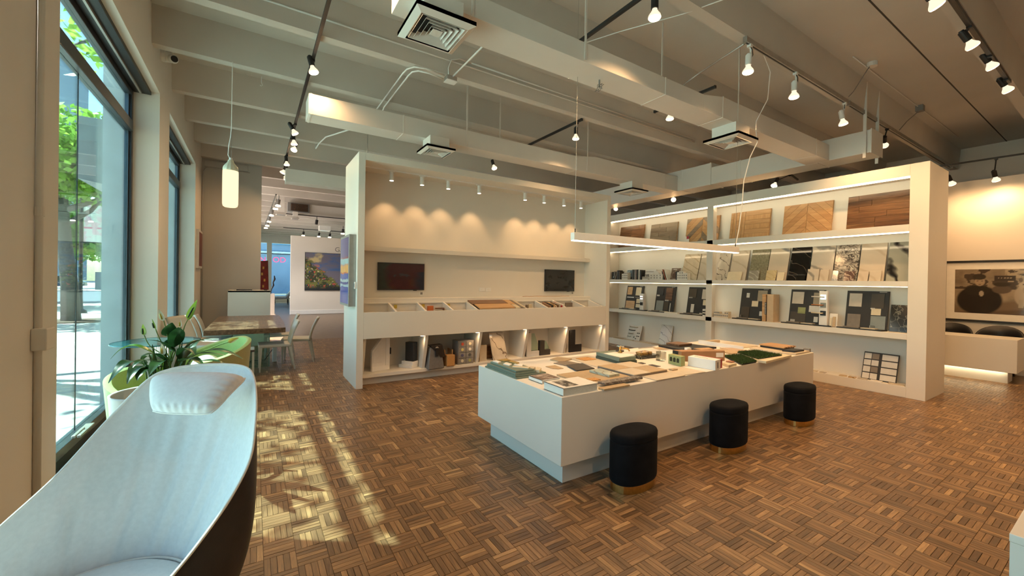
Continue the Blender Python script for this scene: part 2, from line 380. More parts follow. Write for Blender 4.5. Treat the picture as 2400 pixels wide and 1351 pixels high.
# ---- left wall with its piers and lintel
wl = MB(); WO = -1.59
for y0,y1 in ((-3.6,-0.25),(3.01,3.73),(6.95,7.67),(10.82,13.2),(16.3,17),(20,20.7),(24,31.7)): wl.box(-1.38,y0,0,-1.05,y1,ZS)
for y0,y1 in ((-0.25,3.01),(3.73,6.95),(7.67,10.82),(13.2,16.3),(17,20),(20.7,24)): wl.box(-1.38,y0,3.97,-1.05,y1,ZS)  # unframed openings along the unseen gallery side, added to let daylight in
struct('wall_left', wl, M_WALL)
M_CONC = mat('blue grey concrete', (0.42,0.46,0.50), 0.7, var=0.12, scale=4, bump=0.1, bscale=40)
for k,(y0,y1) in enumerate(((2.9,3.85),(6.98,7.64),(10.85,12.6))):
    struct('trim_%d' % (k+1), MB().box(WO,y0,-0.1,-1.385,y1,ZS), M_CONC)
# ---- windows in the left wall
def window(nm, y0, y1, joint):
    fx0, fx1 = -1.375, -1.305
    r = struct(nm, MB().box(fx0,y0,0.0, fx1,y1,0.125), M_FRAME)          # black base
    struct('bottom_rail', MB().box(fx0,y0,0.125,fx1+0.02,y1,0.20), M_FRAMEB, r, bevel=0.004)
    for a,b in ((y0,y0+0.07),(y1-0.07,y1)): struct('jamb', MB().box(fx0,a,0.2,fx1,b,3.97), M_FRAME, r, bevel=0.004)
    struct('jamb_stop', MB().box(fx0+0.01,y1-0.105,0.2,fx1-0.025,y1-0.07,3.86), M_FRAMEB, r)
    struct('head', MB().box(fx0,y0+.07,3.86,fx1,y1-.07,3.97), M_FRAME, r, bevel=0.004)
    struct('transom', MB().box(fx0,y0+.07,3.40,fx1+0.015,y1-.07,3.53), M_FRAME, r, bevel=0.006)
    struct('blind_pocket', MB().box(-1.30,y0,3.925,-1.135,y1,3.972), M_BLACK, r)
    struct('blind_rail', MB().box(-1.235,y0+.05,3.90,-1.215,y1-.05,3.925), M_STEEL, r)
    struct('transom_pane', MB().box(-1.345,y0+.07,3.53,-1.339,y1-.07,3.86), M_GLASS, r)
    for a,b in ((y0+.07,joint-.003),(joint+.003,y1-.105)): struct('glass_pane', MB().box(-1.345,a,0.2,-1.339,b,3.40), M_GLASS, r)
    struct('glass_joint', MB().box(-1.346,joint-.0028,0.2,-1.338,joint+.0028,3.40), M_BLACK, r)
    return r
M_FRAMEB = mat('anodised rail', (0.10,0.12,0.15), 0.25, metal=0.5, var=0.1)
window('window_1', 3.73, 6.95, 5.18)
window('window_2', 7.67, 10.82, 9.3)
window('window_3', -0.25, 3.01, 1.4)
lt = thing('window_latch', 'silver metal latch on the bottom rail of the nearest visible window', 'latch', (-1.29,5.0,0.2))
build('bracket', MB().box(-1.30,4.98,0.2,-1.24,5.30,0.215), M_STEEL, lt, bevel=0.003)
build('lever', MB().box(-1.28,4.86,0.216,-1.255,5.10,0.238), M_STEEL, lt, bevel=0.004)
build('lever', MB().box(-1.245,4.86,0.216,-1.22,5.02,0.238), M_STEEL, lt, bevel=0.004)
# ---- other walls
struct('wall_back_left', MB().box(-1.05,12.0,0,0.15,12.25,ZS), M_GREYWALL)
struct('wall_front', MB().box(-1.5,-3.7,0,14,-3.5,ZS), M_WALL)
struct('wall_right', MB().box(13.8,-3.5,0,14,31.7,ZS), M_WALL)
pw = struct('wall_photo', MB().box(12.0,-3.5,0,12.16,5.4,3.74), M_WALL)
gw = struct('wall_gallery', MB().box(1.36,20.1,0,10.5,20.3,3.45), M_WALL)
struct('baseboard_gallery', MB().box(1.36,20.075,0,10.5,20.1,0.18), M_WHITE, bevel=0.006)
struct('baseboard_back_left', MB().box(-1.05,11.985,0,0.15,12.0,0.10), M_GREYWALL)
# far storefront
fx = struct('window_4', MB().box(-1.4,31.0,0,14,31.2,0.30).box(-1.4,31.0,3.86,14,31.2,ZS), M_WHITE)
for x in (-1.3,0.72,2.4,4.4,6.4,8.4,10.4,12.4): struct('mullion', MB().box(x,31.0,0.3,x+0.28,31.2,3.86), M_WHITE, fx)
struct('transom', MB().box(-1.3,31.07,3.15,14,31.13,3.2), M_FRAME, fx)
struct('glass_pane', MB().box(-1.3,31.095,0.3,14,31.1,3.86), M_GLASS, fx)
# ---- ceiling: slab and its stems
ce = struct('ceiling', MB().box(-1.6,-3.6,ZS,14,31.7,ZS+.2), M_CEIL)
ys = [-2.7,-1.4,-0.1,1.10,2.53,3.84,5.18,6.48,7.89,9.21,10.55,11.85]+[13.2+1.33*k for k in range(14)]
for y in ys:
    w0, w1 = 0.065, 0.10
    struct('stem', MB().hexa([(-1.05,y-w0,ZB),(13.8,y-w0,ZB),(13.8,y+w0,ZB),(-1.05,y+w0,ZB)],
        [(-1.05,y-w1,ZS),(13.8,y-w1,ZS),(13.8,y+w1,ZS),(-1.05,y+w1,ZS)]), M_CEIL, ce)
for y in (1.75,4.5,7.2): struct('slab_joint', MB().box(-1.05,y-.008,ZS-.004,13.8,y+.008,ZS+.01), M_DARK, ce)
# ================================================================== OUTSIDE
M_PAVE = mat('pale concrete paving', (0.50,0.47,0.43), 0.8, var=0.12, scale=3)
M_ASPH = mat('asphalt', (0.085,0.10,0.125), 0.8, var=0.15, scale=6)
struct('pavement', MB().box(-70,-20,-0.14,-1.6,33.0,-0.06).box(-6,33,-0.14,-1.6,58,-0.06).box(-1.6,31.75,-0.14,40,46,-0.06), M_PAVE)
struct('road', MB().box(-90,33.0,-0.2,-6,58,-0.10), M_ASPH)
struct('kerb', MB().box(-90,58,-0.2,60,150,-0.04), M_PAVE)
struct('mulch_bed', MB().box(-12,19.6,-0.07,-3.0,21.3,-0.03), mat('bark mulch', (0.09,0.05,0.03), 0.9, var=0.4, scale=30))
M_BARK = mat('grey brown bark', (0.16,0.13,0.11), 0.9, var=0.3, scale=14, bump=0.3, bscale=40)
def leafmat(name, a, b_):
    m, n, l, b = newmat(name); b.inputs['Roughness'].default_value = 0.5
    g = n.new('ShaderNodeNewGeometry'); r = n.new('ShaderNodeValToRGB')
    r.color_ramp.elements[0].color = a+(1,); r.color_ramp.elements[1].color = b_+(1,)
    l.new(g.outputs['Random Per Island'], r.inputs[0]); l.new(r.outputs[0], b.inputs['Base Color'])
    tr = n.new('ShaderNodeBsdfTranslucent'); l.new(r.outputs[0], tr.inputs[0])
    mi = n.new('ShaderNodeMixShader'); mi.inputs[0].default_value = 0.45
    l.new(b.outputs[0], mi.inputs[1]); l.new(tr.outputs[0], mi.inputs[2]); l.new(mi.outputs[0], n['Material Output'].inputs[0]); return m
M_LEAF = leafmat('spring leaves', (0.14,0.30,0.03), (0.42,0.62,0.10))
M_LEAF2 = leafmat('darker leaves', (0.08,0.20,0.03), (0.26,0.45,0.08))
def leaf_cloud(blobs, n, size, seed):
    """n leaves scattered in ellipsoid blobs (x,y,z,rx,ry,rz)"""
    g = np.random.default_rng(seed); vol = np.array([b[3]*b[4]*b[5] for b in blobs]); idx = g.choice(len(blobs), n, p=vol/vol.sum())
    B = np.array(blobs)[idx]; d = g.normal(size=(n,3)); d /= np.linalg.norm(d,axis=1,keepdims=True); r = g.random(n)**0.45
    c = B[:,:3]+d*r[:,None]*B[:,3:]
    a = g.normal(size=(n,3)); a /= np.linalg.norm(a,axis=1,keepdims=True); t = g.normal(size=(n,3)); b = np.cross(a,t); b /= np.linalg.norm(b,axis=1,keepdims=True)
    s = size*g.uniform(0.6,1.3,n)[:,None]
    V = np.stack([c-a*s, c+b*s*0.55, c+a*s, c-b*s*0.55],1).reshape(-1,3)
    F = (np.arange(n)[:,None]*4+np.arange(4)).tolist()
    m = MB(); m.v = V.tolist(); m.f = F; return m
def tree(name, label, base, h, spread, blobs, n, size, seed, group, lm=None):
    t = thing(name, label, 'tree', base, group); x,y,z = base
    tb = MB().tube([(x,y,z),(x-.05,y,z+h*.3),(x-.18,y+.05,z+h*.6),(x-.25,y,z+h)], [spread*.055,spread*.045,spread*.04,spread*.03], 10)
    build('trunk', tb, M_BARK, t, smooth=True)
    g = random.Random(seed)
    for k in range(6):
        b = blobs[k % len(blobs)]; z0 = z+h*(0.75+0.04*k)
        p0 = (x-.2,y,z0); p2 = (b[0]+g.uniform(-.4,.4)*b[3],b[1]+g.uniform(-.4,.4)*b[4],b[2]+g.uniform(0,.5)*b[5])
        p1 = tuple((p0[i]+p2[i])/2+(0,0,-.25)[i] for i in range(3))
        build('branch', MB().tube([p0,p1,p2],[spread*.022,spread*.015,spread*.006],6), M_BARK, t, smooth=True)
    c = build('crown', leaf_cloud(blobs,n,size,seed), lm or M_LEAF, t); c['kind'] = 'stuff'
    return t
tree('street_tree', 'young street tree with leaning grey trunk in the mulch bed', (-5.45,20.6,-.06), 4.3, 5,
     [(-5.6,20.6,6.0,2.6,2.4,1.5),(-4.6,21.0,5.0,1.8,1.6,.9),(-7,20.2,5.0,1.9,1.7,.9)], 5200, 0.15, 3, 'street trees outside')
tree('street_tree', 'nearer street tree whose branches hang across the top of the window', (-5.4,11.2,-.06), 4.6, 5.5,
     [(-4.6,10.2,7.3,2.3,2.6,1.4),(-3.4,8.2,7.0,1.5,2.0,1.1),(-4.3,6.0,7.2,1.9,2.0,1.2),(-3.2,11.8,6.6,1.1,1.8,.9)], 1050, 0.115, 5, 'street trees outside')
for k,(x,y,hh) in enumerate(((-9.0,30.0,3.2),(-13.5,36.0,3.6),(-11.5,70.0,4.0),(-18.5,70.0,4.2),(-25.5,72,4.0))):
    lab = ['leafy tree behind the lamp post on the pavement','bushy tree at the edge of the blue road','wide tree over the parked cars across the road','middle one of the three trees across the road','farthest dark green tree beyond the parked cars'][k]
    tree('street_tree', lab, (x,y,-.06), hh, 6, [(x,y,hh+1.6,3.0,2.6,2.2),(x+1.8,y+.4,hh+.4,2.2,2,1.3),(x-1.8,y,hh+.6,2.2,2,1.4)], 2600, 0.24, 20+k, 'street trees outside', M_LEAF if k % 2 else M_LEAF2)
# lamp post with banner
lp = thing('lamp_post', 'dark slim lamp post with a white and pink banner on the pavement', 'lamp post', (-6.26,24.7,-.06))
build('base', MB().lathe([(.22,-.06),(.20,.05),(.09,.12),(.08,.5)],12,Matrix.Translation((-6.26,24.7,0))), M_BLACK, lp)
build('pole', MB().cyl((-6.26,24.7,.4),(-6.26,24.7,6.2),.075,.05,12), M_BLACK, lp)
build('banner_arm', MB().cyl((-6.26,24.7,4.85),(-5.45,24.7,4.85),.02), M_BLACK, lp)
build('banner_arm', MB().cyl((-6.26,24.7,3.0),(-5.45,24.7,3.0),.02), M_BLACK, lp)
def f_ban(U,V):
    c = np.ones(U.shape+(3,))*0.75; c = lay(c, (np.abs(V-.33)<.02), (.7,.15,.3)); c = lay(c, fbm(U*4,V*9,4)>.55, (.8,.5,.6)); return c
printed('banner',(-6.18,24.69,3.02),(.68,0,0),(0,0,1.8),f_ban,lp,20,50)
build('banner_cloth', MB().box(-6.18,24.695,3.02,-5.5,24.71,4.82), M_PAPER, lp)
bp_ = thing('flower_basket', 'purple flower basket hanging from the lamp post arm', 'flower basket', (-5.35,24.75,5.0))
build('basket', MB().lathe([(.02,4.85),(.25,5.0),(.3,5.15)],12,Matrix.Translation((-5.35,24.75,0))), M_BLACK, bp_)
fbm_ = build('flowers', leaf_cloud([(-5.35,24.75,5.2,.55,.5,.35)],500,.07,9), mat('purple petals',(0.35,0.05,0.30),.6,var=.4,scale=9), bp_); fbm_['kind'] = 'stuff'
# parked cars
def car(label, x, y, col):
    t = thing('parked_car', label, 'car', (x,y,0), 'parked cars across the road')
    b = MB(); prof = [(-2.1,.35),(-2.15,.75),(-1.3,.92),(-.75,1.42),(.9,1.45),(1.65,.98),(2.15,.85),(2.2,.4)]
    for s in (0,): b.hexa([(x+p[0],y-.85,p[1]) for p in prof], [(x+p[0],y+.85,p[1]) for p in prof])
    build('body', b, col, t, bevel=0.05)
    g = [(-1.15,.95),(-.7,1.36),(.82,1.39),(1.45,.98)]
    build('side_window', MB().hexa([(x+p[0],y-.87,p[1]) for p in g],[(x+p[0],y-.84,p[1]) for p in g]), M_DARK, t)
    for wx in (-1.35,1.35):
        w = build('wheel', MB().cyl((x+wx,y-.9,.33),(x+wx,y-.65,.33),.33,n=20), M_BLACK, t)
        build('hub_cap', MB().cyl((x+wx,y-.92,.33),(x+wx,y-.9,.33),.2,n=12), M_STEEL, w)
    build('headlamp', MB().box(x+2.05,y-.87,.62,x+2.22,y-.6,.76), M_WHITE, t)
car('dark blue parked car behind the leaning tree trunk', -17.2, 60.5, mat('dark blue car paint',(0.03,0.05,0.10),.25,coat=.6))
car('black parked car cut off by the pier at the window edge', -21.8, 60.0, mat('black car paint',(0.02,0.025,0.04),.25,coat=.6))
solo('site_hoarding', MB().box(-14.6,62,-.04,-9.0,62.2,1.9), mat('grey hoarding',(0.10,0.12,0.16),.7), 'low grey hoarding wall right of the parked cars', 'wall')
# tower beyond the trees
tw = thing('apartment_tower', 'tall pale blue glass tower seen through the window above the tree', 'building', (-48,140,0))
build('wall', MB().box(-60,140,0,-40.6,165,60), mat('pale tower wall',(0.42,0.50,0.58),.6), tw)
M_WINB = mat('blue tower glass', (0.06,0.16,0.30), 0.15, var=0.3, scale=.3)
wm = build('window', MB().box(-.95,-.1,-.8,.95,.05,.8), M_WINB, tw); wm.location = (-42.2+48,-.08,10)
for fl_ in range(19):
    for c_ in range(7):
        if fl_ == 0 and c_ == 0: continue
        o = wm.copy(); link(o, tw); o.location = (-42.2+48-2.55*c_, -.08, 10+2.55*fl_)
        if len(tw.children) > 140: break
build('roof_cap', MB().box(-58,142,60,-44,160,62.5), mat('tower cap',(0.30,0.36,0.42),.6), tw)
# projecting concrete box on the facade past window_1
bx = thing('facade_box', 'grey concrete box projecting from the facade outside the window', 'facade box', (-2.2,11.2,3.35))
build('box', MB().hexa([(-2.82,10.9,3.42),(-1.6,10.9,3.20),(-1.6,13.5,3.20),(-2.82,13.5,3.42)],[(-2.82,10.9,4.6),(-1.6,10.9,4.6),(-1.6,13.5,4.6),(-2.82,13.5,4.6)]), mat('grey fascia',(0.20,0.22,0.24),.6,var=.15,scale=3), bx)
# street building across from the far storefront
sb = thing('street_facade', 'blue shaded shop facade across the street behind the gallery windows', 'building', (4,46,0))
build('wall', MB().box(-5,46,0,28,50,12), mat('blue lit facade',(0.16,0.22,0.34),.7,var=.15,scale=.6), sb)  # blue of the street light is put into this wall colour
for k in range(8): build('window', MB().box(-6+3.6*k,45.9,4.8,-4+3.6*k,46.02,7.2), M_WINB, sb)
build('ledge', MB().box(-5,45.8,3.9,28,46,4.15), M_CONC, sb)
# ================================================================== DISPLAY WALL (left unit)
X0,X1,YF,YB,ZT = 1.264,6.35,6.156,7.14,3.44
u1 = thing('display_wall', 'tall white built-in display wall with two screens and slanted sample bins', 'display unit', ((X0+X1)/2,(YF+YB)/2,0))
BV = dict(bevel=0.003)
build('side_panel', MB().box(X0,YF,0,1.36,YB,ZT), M_UNIT, u1, **BV)
build('side_panel', MB().box(6.25,YF,0,X1,YB,ZT), M_UNIT, u1, **BV)
build('top_panel', MB().box(1.36,YF,3.335,6.25,YB,ZT), M_UNIT, u1, **BV)
build('back_panel', MB().box(1.36,6.83,0,6.25,YB,3.335), M_UNIT, u1)
build('shelf', MB().box(1.36,6.66,2.05,6.25,6.83,2.125), M_UNIT, u1, **BV)
build('bin_front', MB().box(1.36,YF,0.72,6.25,6.19,1.11), M_UNIT, u1, **BV)
build('bin_floor', MB().box(1.36,6.19,0.72,6.25,6.83,0.78), M_UNIT, u1)
build('bin_back', MB().box(1.36,6.62,0.78,6.25,6.83,1.295), M_UNIT, u1, **BV)
build('bin_sill', MB().box(1.36,6.598,1.205,6.25,6.62,1.228), M_UNIT, u1)
for x in (1.845,2.32,2.79,3.24,3.75,4.25,4.745,5.19,5.70,6.175):
    p = [(6.19,.78),(6.60,.78),(6.60,1.225),(6.19,1.112)]
    build('bin_divider', MB().hexa([(x-.016,a,b) for a,b in p],[(x+.016,a,b) for a,b in p]), M_UNIT, u1)
build('cubby_shelf', MB().box(1.36,6.30,0.115,6.25,6.83,0.166), M_UNIT, u1, **BV)
build('kick_board', MB().box(1.36,6.385,0,6.25,6.42,0.115), M_UNIT, u1)
for x in (1.385,2.345,3.325,4.305,5.28,6.225):
    p = [(6.34,.166),(6.83,.166),(6.83,.72),(6.19,.72)]
    build('cubby_divider', MB().hexa([(x-.026,a,b) for a,b in p],[(x+.026,a,b) for a,b in p]), M_UNIT, u1, **BV)
for k,(x,y) in enumerate(((2.27,6.215),(3.25,6.215),(4.23,6.215),(5.20,6.215),(6.14,6.215),(3.82,6.32),(4.98,6.32),(5.44,6.3))):
    d = build('downlight', MB().cyl((x,y,.712),(x,y,.7205),.032,n=16), M_PUCK, u1)
    L = bpy.data.lights.new('downlight', 'SPOT'); L.energy = 3.2; L.spot_size = 2.4; L.spot_blend = .8; L.color = WARM; L.shadow_soft_size = .03
    o = bpy.data.objects.new('downlight_lamp', L); link(o, u1); o.location = (x-u1.location.x, y-u1.location.y, .70)
# white track with eight cylinder spots under its top
tk = thing('cylinder_spot_track', 'thin white track under the top of the display wall', 'light track', (3.8,6.5,3.32))
build('rail', MB().box(1.42,6.485,3.318,6.2,6.515,3.335), M_WHITE, tk)
ordn = ['first','second','third','fourth','fifth','sixth','seventh','eighth']
proto = None
for k,x in enumerate((1.835,2.337,2.805,3.402,4.398,4.855,5.361,5.822)):
    lab = 'white cylinder spot on the display wall track, %s from the left' % ordn[k]
    if proto is None:
        proto = thing('cylinder_spot', lab, 'spot light', (x,6.5,3.165), 'cylinder spots on the display wall', local=True)
        build('body', MB().cyl((0,0,.004),(0,0,.138),.034,n=24), M_WHITE, proto, smooth=False, bevel=.003)
        build('adapter', MB().box(-.05,-.014,.138,.05,.014,.152), M_WHITE, proto)
        build('lens', MB().cyl((0,0,0),(0,0,.005),.03,n=20), M_PUCK, proto)
        L = bpy.data.lights.new('cylinder_spot', 'SPOT'); L.energy = 16; L.spot_size = 1.25; L.spot_blend = .7; L.color = WARM; L.shadow_soft_size = .03
        o = bpy.data.objects.new('cylinder_spot_lamp', L); link(o, proto); o.location = (0,0,-.01); o.rotation_euler = (.30,0,0)
    else: dup(proto, (x,6.5,3.165), 0, lab)
# screens
def screen(label, x0, x1, z0, z1, fn):
    t = thing('wall_screen', label, 'screen', ((x0+x1)/2,6.8,z0), 'screens on the display wall')
    build('housing', MB().box(x0,6.79,z0,x1,6.828,z1), M_BLACK, t, bevel=.003)
    printed('picture',(x0+.012,6.789,z0+.016),(x1-x0-.024,0,0),(0,0,z1-z0-.028),fn,t,70,42,SCREEN)
    build('sensor', MB().box((x0*.2+x1*.8)-.03,6.80,z0-.01,(x0*.2+x1*.8)+.03,6.82,z0), M_BLACK, t)
def f_tv1(U,V):
    c = np.zeros(U.shape+(3,)); n1 = fbm(U*4,V*3,1); n2 = fbm(U*9+3,V*7,2)
    c[...] = (.055,.010,.014); c = lay(c,(n1-.42)*6*(V<.5),(.075,.018,.010)); c = lay(c,(.30-U+n1*.3)*6-1.0,(.030,.034,.026)); c = lay(c,(U-.8+n1*.2)*5*(V<.7),(.016,.018,.035))
    c = lay(c, ell(U,V,.5,.52,.2,.1)*(n2>.4)*.8, (.045,.05,.065)); return c*(0.7+.6*n2[...,None])
def f_tv2(U,V):
    n1 = fbm(U*7,V*6,5); c = np.zeros(U.shape+(3,)); c[...] = (.020,.022,.025); c = lay(c,(n1-.52)*9,(.005,.006,.007)); return c
screen('larger wall screen showing a dark red abstract picture', 1.715, 2.507, 1.422, 1.878, f_tv1)
screen('smaller dark grey wall screen at the other end of the recess', 5.135, 5.93, 1.405, 1.861, f_tv2)
for lab,x in (('small white label card under the red screen',2.47),('small white label card under the dark grey screen',5.905)):
    c = thing('label_card', lab, 'card', (x,6.826,1.34)); build('card', MB().box(x-.045,6.824,1.33,x+.045,6.829,1.40), M_PAPER, c)
    build('printed_mark', MB().box(x-.02,6.8225,1.345,x+.02,6.8245,1.385), M_GREY, c)
for lab,x in (('left white socket plate between the two screens',3.66),('right white socket plate between the two screens',3.80)):
    c = thing('socket_plate', lab, 'socket', (x,6.82,1.415), 'socket plates between the screens'); build('plate', MB().box(x-.058,6.822,1.40,x+.058,6.83,1.47), M_WHITE, c, bevel=.003); build('outlet', MB().box(x-.02,6.820,1.425,x+.02,6.823,1.445), M_PAPER, c)
solo('ledge_cable', MB().tube([(4.55,6.76,1.30),(4.62,6.75,1.305),(4.72,6.77,1.30),(4.9,6.74,1.305),(5.3,6.76,1.30),(5.75,6.75,1.302)],.005,6), M_KRAFT, 'thin brown cable lying along the bin ledge under the grey screen', 'cable')
# things in the bins
def slope(y): return 1.112+(y-6.19)*.276
def board_on_slope(name,label,x0,x1,y0,y1,lift,th,m,cat='sample board',group='flooring boards across the bins'):
    z0 = slope(y0)+lift; z1 = slope(y1)+lift
    mb = MB().hexa([(x0,y0,z0),(x1,y0,z0),(x1+.0,y1,z1),(x0,y1,z1)],[(x0,y0,z0+th),(x1,y0,z0+th),(x1,y1,z1+th),(x0,y1,z1+th)])
    return solo(name,mb,m,label,cat,group,bevel=.002)
board_on_slope('flooring_board','wide red brown plank across the back of the middle bins',3.25,3.98,6.40,6.60,.006,.02,M_WALNUTX)
board_on_slope('flooring_board','pale orange plank across the front of the middle bins',3.28,4.00,6.18,6.385,.006,.02,M_OAK)
board_on_slope('flooring_board','short honey board at the right end of the brown plank',3.99,4.12,6.36,6.59,.006,.018,M_OAK)
board_on_slope('flooring_board','cream board lying down the slope beside the planks',4.02,4.12,6.18,6.345,.006,.016,M_CREAM)
board_on_slope('flooring_board','brown strip lying down the slope between cream boards',4.135,4.175,6.18,6.60,.006,.016,M_GREYT)
board_on_slope('flooring_board','pale strip lying down the slope right of the brown strip',4.19,4.232,6.18,6.60,.006,.016,M_PALE)
def binbox(name,label,x0,y0,x1,y1,z1,m,cat='sample',group=None): return solo(name, MB().box(x0,y0,.78,x1,y1,z1), m, label, cat, group, bevel=.003)
binbox('sample_block','orange block in the third bin',2.47,6.50,2.57,6.54,1.165,mat('orange paint',(.62,.17,.05),.6))
rk = thing('slotted_sample', 'small brown slotted frame in the third bin', 'sample', (2.66,6.45,.78))
build('panel', MB().box(2.59,6.44,.78,2.735,6.47,1.10), M_TAN, rk); build('rail', MB().box(2.59,6.43,1.115,2.735,6.48,1.135), M_WALNUTX, rk); build('post', MB().box(2.725,6.43,.78,2.74,6.48,1.115), M_WALNUTX, rk)
for k,(x,lab) in enumerate(((1.93,'yellow sticker inside the second bin'),(2.40,'yellow sticker inside the third bin'),(2.86,'yellow sticker inside the fourth bin'))):
    solo('yellow_sticker', MB().box(x,6.6,1.13,x+.05,6.603,1.19), mat('yellow paper',(.55,.42,.06),.7), lab, 'sticker', 'yellow bin stickers')
binbox('door_sample','small cream frame standing in the sixth bin',4.52,6.5,4.60,6.53,1.16,M_CREAM)
binbox('door_sample','thin brown frame beside the cream frame in the sixth bin',4.475,6.5,4.505,6.55,1.15,M_GREYT)
cols = [(M_KRAFT,'brown'),(M_DARK,'black'),(M_OAK,'honey'),(M_CREAM,'cream'),(M_WALNUT,'dark walnut'),(M_PALE,'pale'),(M_RED,'dark red'),(M_PAPER,'white')]
for k in range(8):
    x = 4.80+.047*k; m,c = cols[k]
    mb = MB().hexa([(x,6.24,.79),(x+.022,6.24,.79),(x+.022,6.50,.79),(x,6.50,.79)],[(x+.05,6.24,1.135+.03*(k%3)/2),(x+.072,6.24,1.135+.03*(k%3)/2),(x+.072,6.50,1.20),(x+.05,6.50,1.20)])
    solo('sample_swatch', mb, m, '%s sample board leaning in the crowded bin under the grey screen' % c, 'sample board', 'sample boards in the crowded bin')
binbox('carpet_sample','dark brown carpet square in the bin right of the crowded bin',5.42,6.46,5.60,6.49,1.18,M_GREYT)
# things in the cubbies
ZC = .166
t = thing('door_corner_sample', 'white cut-away panel door corner at the left of the cubbies', 'door sample', (1.72,6.5,ZC))
poly = [(0,0),(.30,0),(.30,.52),(.17,.52),(0,.32)]
def yz_slab(poly,x0,y0,th,rz=0.0):
    c,s = math.cos(rz), math.sin(rz)
    f = lambda a,b,d: (x0+a*c-d*s, y0+a*s+d*c, ZC+b)
    return MB().hexa([f(a,b,0) for a,b in poly],[f(a,b,th) for a,b in poly])
build('core', yz_slab(poly,1.56,6.45,.045,.25), M_WHITE, t, bevel=.003)
for p in ([(0,0),(.30,0),(.30,.07),(0,.07)],[(.23,.07),(.30,.07),(.30,.52),(.23,.52)],[(.02,.13),(.17,.13),(.17,.46),(.13,.42),(.02,.29)]):
    build('raised_panel', yz_slab(p,1.56,6.445,.01,.25), M_WHITE, t, bevel=.004)
build('cut_edge', yz_slab([(0,.32),(.17,.52),(.17,.5),(0,.30)],1.56,6.452,.04,.25), M_OAK, t)
build('hinge', MB().box(1.86,6.53,ZC+.24,1.875,6.56,ZC+.34), M_BLACK, t)
solo('speaker_box', MB().prism([(2.11,6.55),(2.20,6.42),(2.29,6.48),(2.20,6.61)],ZC+.105,ZC+.415), M_BLACK, 'black speaker box standing on the white router stack', 'speaker', bevel=.004)
solo('white_carton', MB().prism([(2.02,6.60),(2.17,6.40),(2.31,6.50),(2.16,6.70)],ZC,ZC+.05), M_WHITE, 'lower white flat carton under the black speaker', 'carton', 'white flat cartons', bevel=.004)
solo('white_carton', MB().prism([(2.06,6.58),(2.19,6.41),(2.31,6.49),(2.18,6.66)],ZC+.05,ZC+.105), M_WHITE, 'upper white flat carton directly under the black speaker', 'carton', 'white flat cartons', bevel=.004)
t = thing('leather_bag', 'grey leather bag with a black buckle in the second cubby', 'bag', (2.53,6.36,ZC))
M_BAG = mat('grey leather', (.16,.155,.155), .42, var=.1, scale=30, bump=.1, bscale=200)
build('body', MB().hexa([(2.38,6.22,ZC-.02),(2.68,6.25,ZC-.02),(2.68,6.40,ZC),(2.38,6.40,ZC)],[(2.42,6.26,ZC+.34),(2.62,6.28,ZC+.36),(2.62,6.36,ZC+.36),(2.42,6.36,ZC+.34)]), M_BAG, t, bevel=.02, seg=3)
build('flap', MB().hexa([(2.62,6.24,ZC+.16),(2.70,6.27,ZC+.17),(2.72,6.38,ZC+.2),(2.66,6.38,ZC+.2)],[(2.42,6.24,ZC+.37),(2.64,6.26,ZC+.38),(2.64,6.38,ZC+.38),(2.42,6.38,ZC+.37)]), M_LEATHER, t, bevel=.01)
build('strap', MB().box(2.51,6.228,ZC+.19,2.56,6.25,ZC+.33), M_BLACK, t, bevel=.004); build('buckle', MB().lathe([(.018,0),(.028,0),(.028,.012),(.018,.012)],14,Matrix.Translation((2.535,6.245,ZC+.325))@Matrix.Rotation(PI/2,4,'X')), M_CHROME, t)
t = thing('wooden_caddy', 'small tan wooden caddy beside the grey bag', 'box', (2.80,6.36,ZC))
build('box', MB().box(2.72,6.26,ZC,2.87,6.36,ZC+.19), M_CORK, t, bevel=.012); build('side', MB().box(2.72,6.37,ZC,2.735,6.56,ZC+.26), M_OAK, t); build('side', MB().box(2.86,6.37,ZC,2.875,6.56,ZC+.26), M_OAK, t); build('bottom', MB().box(2.735,6.37,ZC,2.86,6.56,ZC+.10), M_WALNUTX, t)
t = thing('drawer_box', 'grey box of eight small drawers with round hole pulls', 'drawer box', (3.09,6.42,ZC))
M_DR = mat('grey drawer card', (.25,.24,.23), .6)
build('carcass', MB().box(2.95,6.33,ZC,3.25,6.56,ZC+.40), M_DR, t, bevel=.003)
pc = [(.6,.1,.05),(.7,.65,.5),(.7,.6,.25),(.75,.72,.65),(.1,.1,.2),(.1,.1,.1),(.7,.65,.5),(.4,.4,.15)]
for r_ in range(4):
    for c_ in range(2):
        x0 = 2.962+c_*.142; z0 = ZC+.012+.096*r_
        d = build('drawer', MB().box(x0,6.318,z0,x0+.134,6.332,z0+.088), M_DR, t, bevel=.002)
        mm_ = Matrix.Translation((x0+.067,6.318,z0+.048))@Matrix.Rotation(PI/2,4,'X')
        build('pull_ring', MB().lathe([(.012,0),(.026,0),(.026,.006),(.012,.006)],14,mm_), mat('pull ring',pc[(3-r_)*2+c_],.5), d); build('hole', MB().cyl((x0+.067,6.319,z0+.048),(x0+.067,6.3165,z0+.048),.013,n=12), M_BLACK, d)
solo('wood_block', MB().box(3.40,6.38,ZC,3.54,6.41,ZC+.29), M_PALE, 'pale upright block at the left of the marble panel cubby', 'sample', bevel=.003)
solo('dark_box', MB().box(3.40,6.56,ZC,3.95,6.70,ZC+.24), M_WALNUTX, 'dark brown long box behind the marble panel', 'box', bevel=.003)
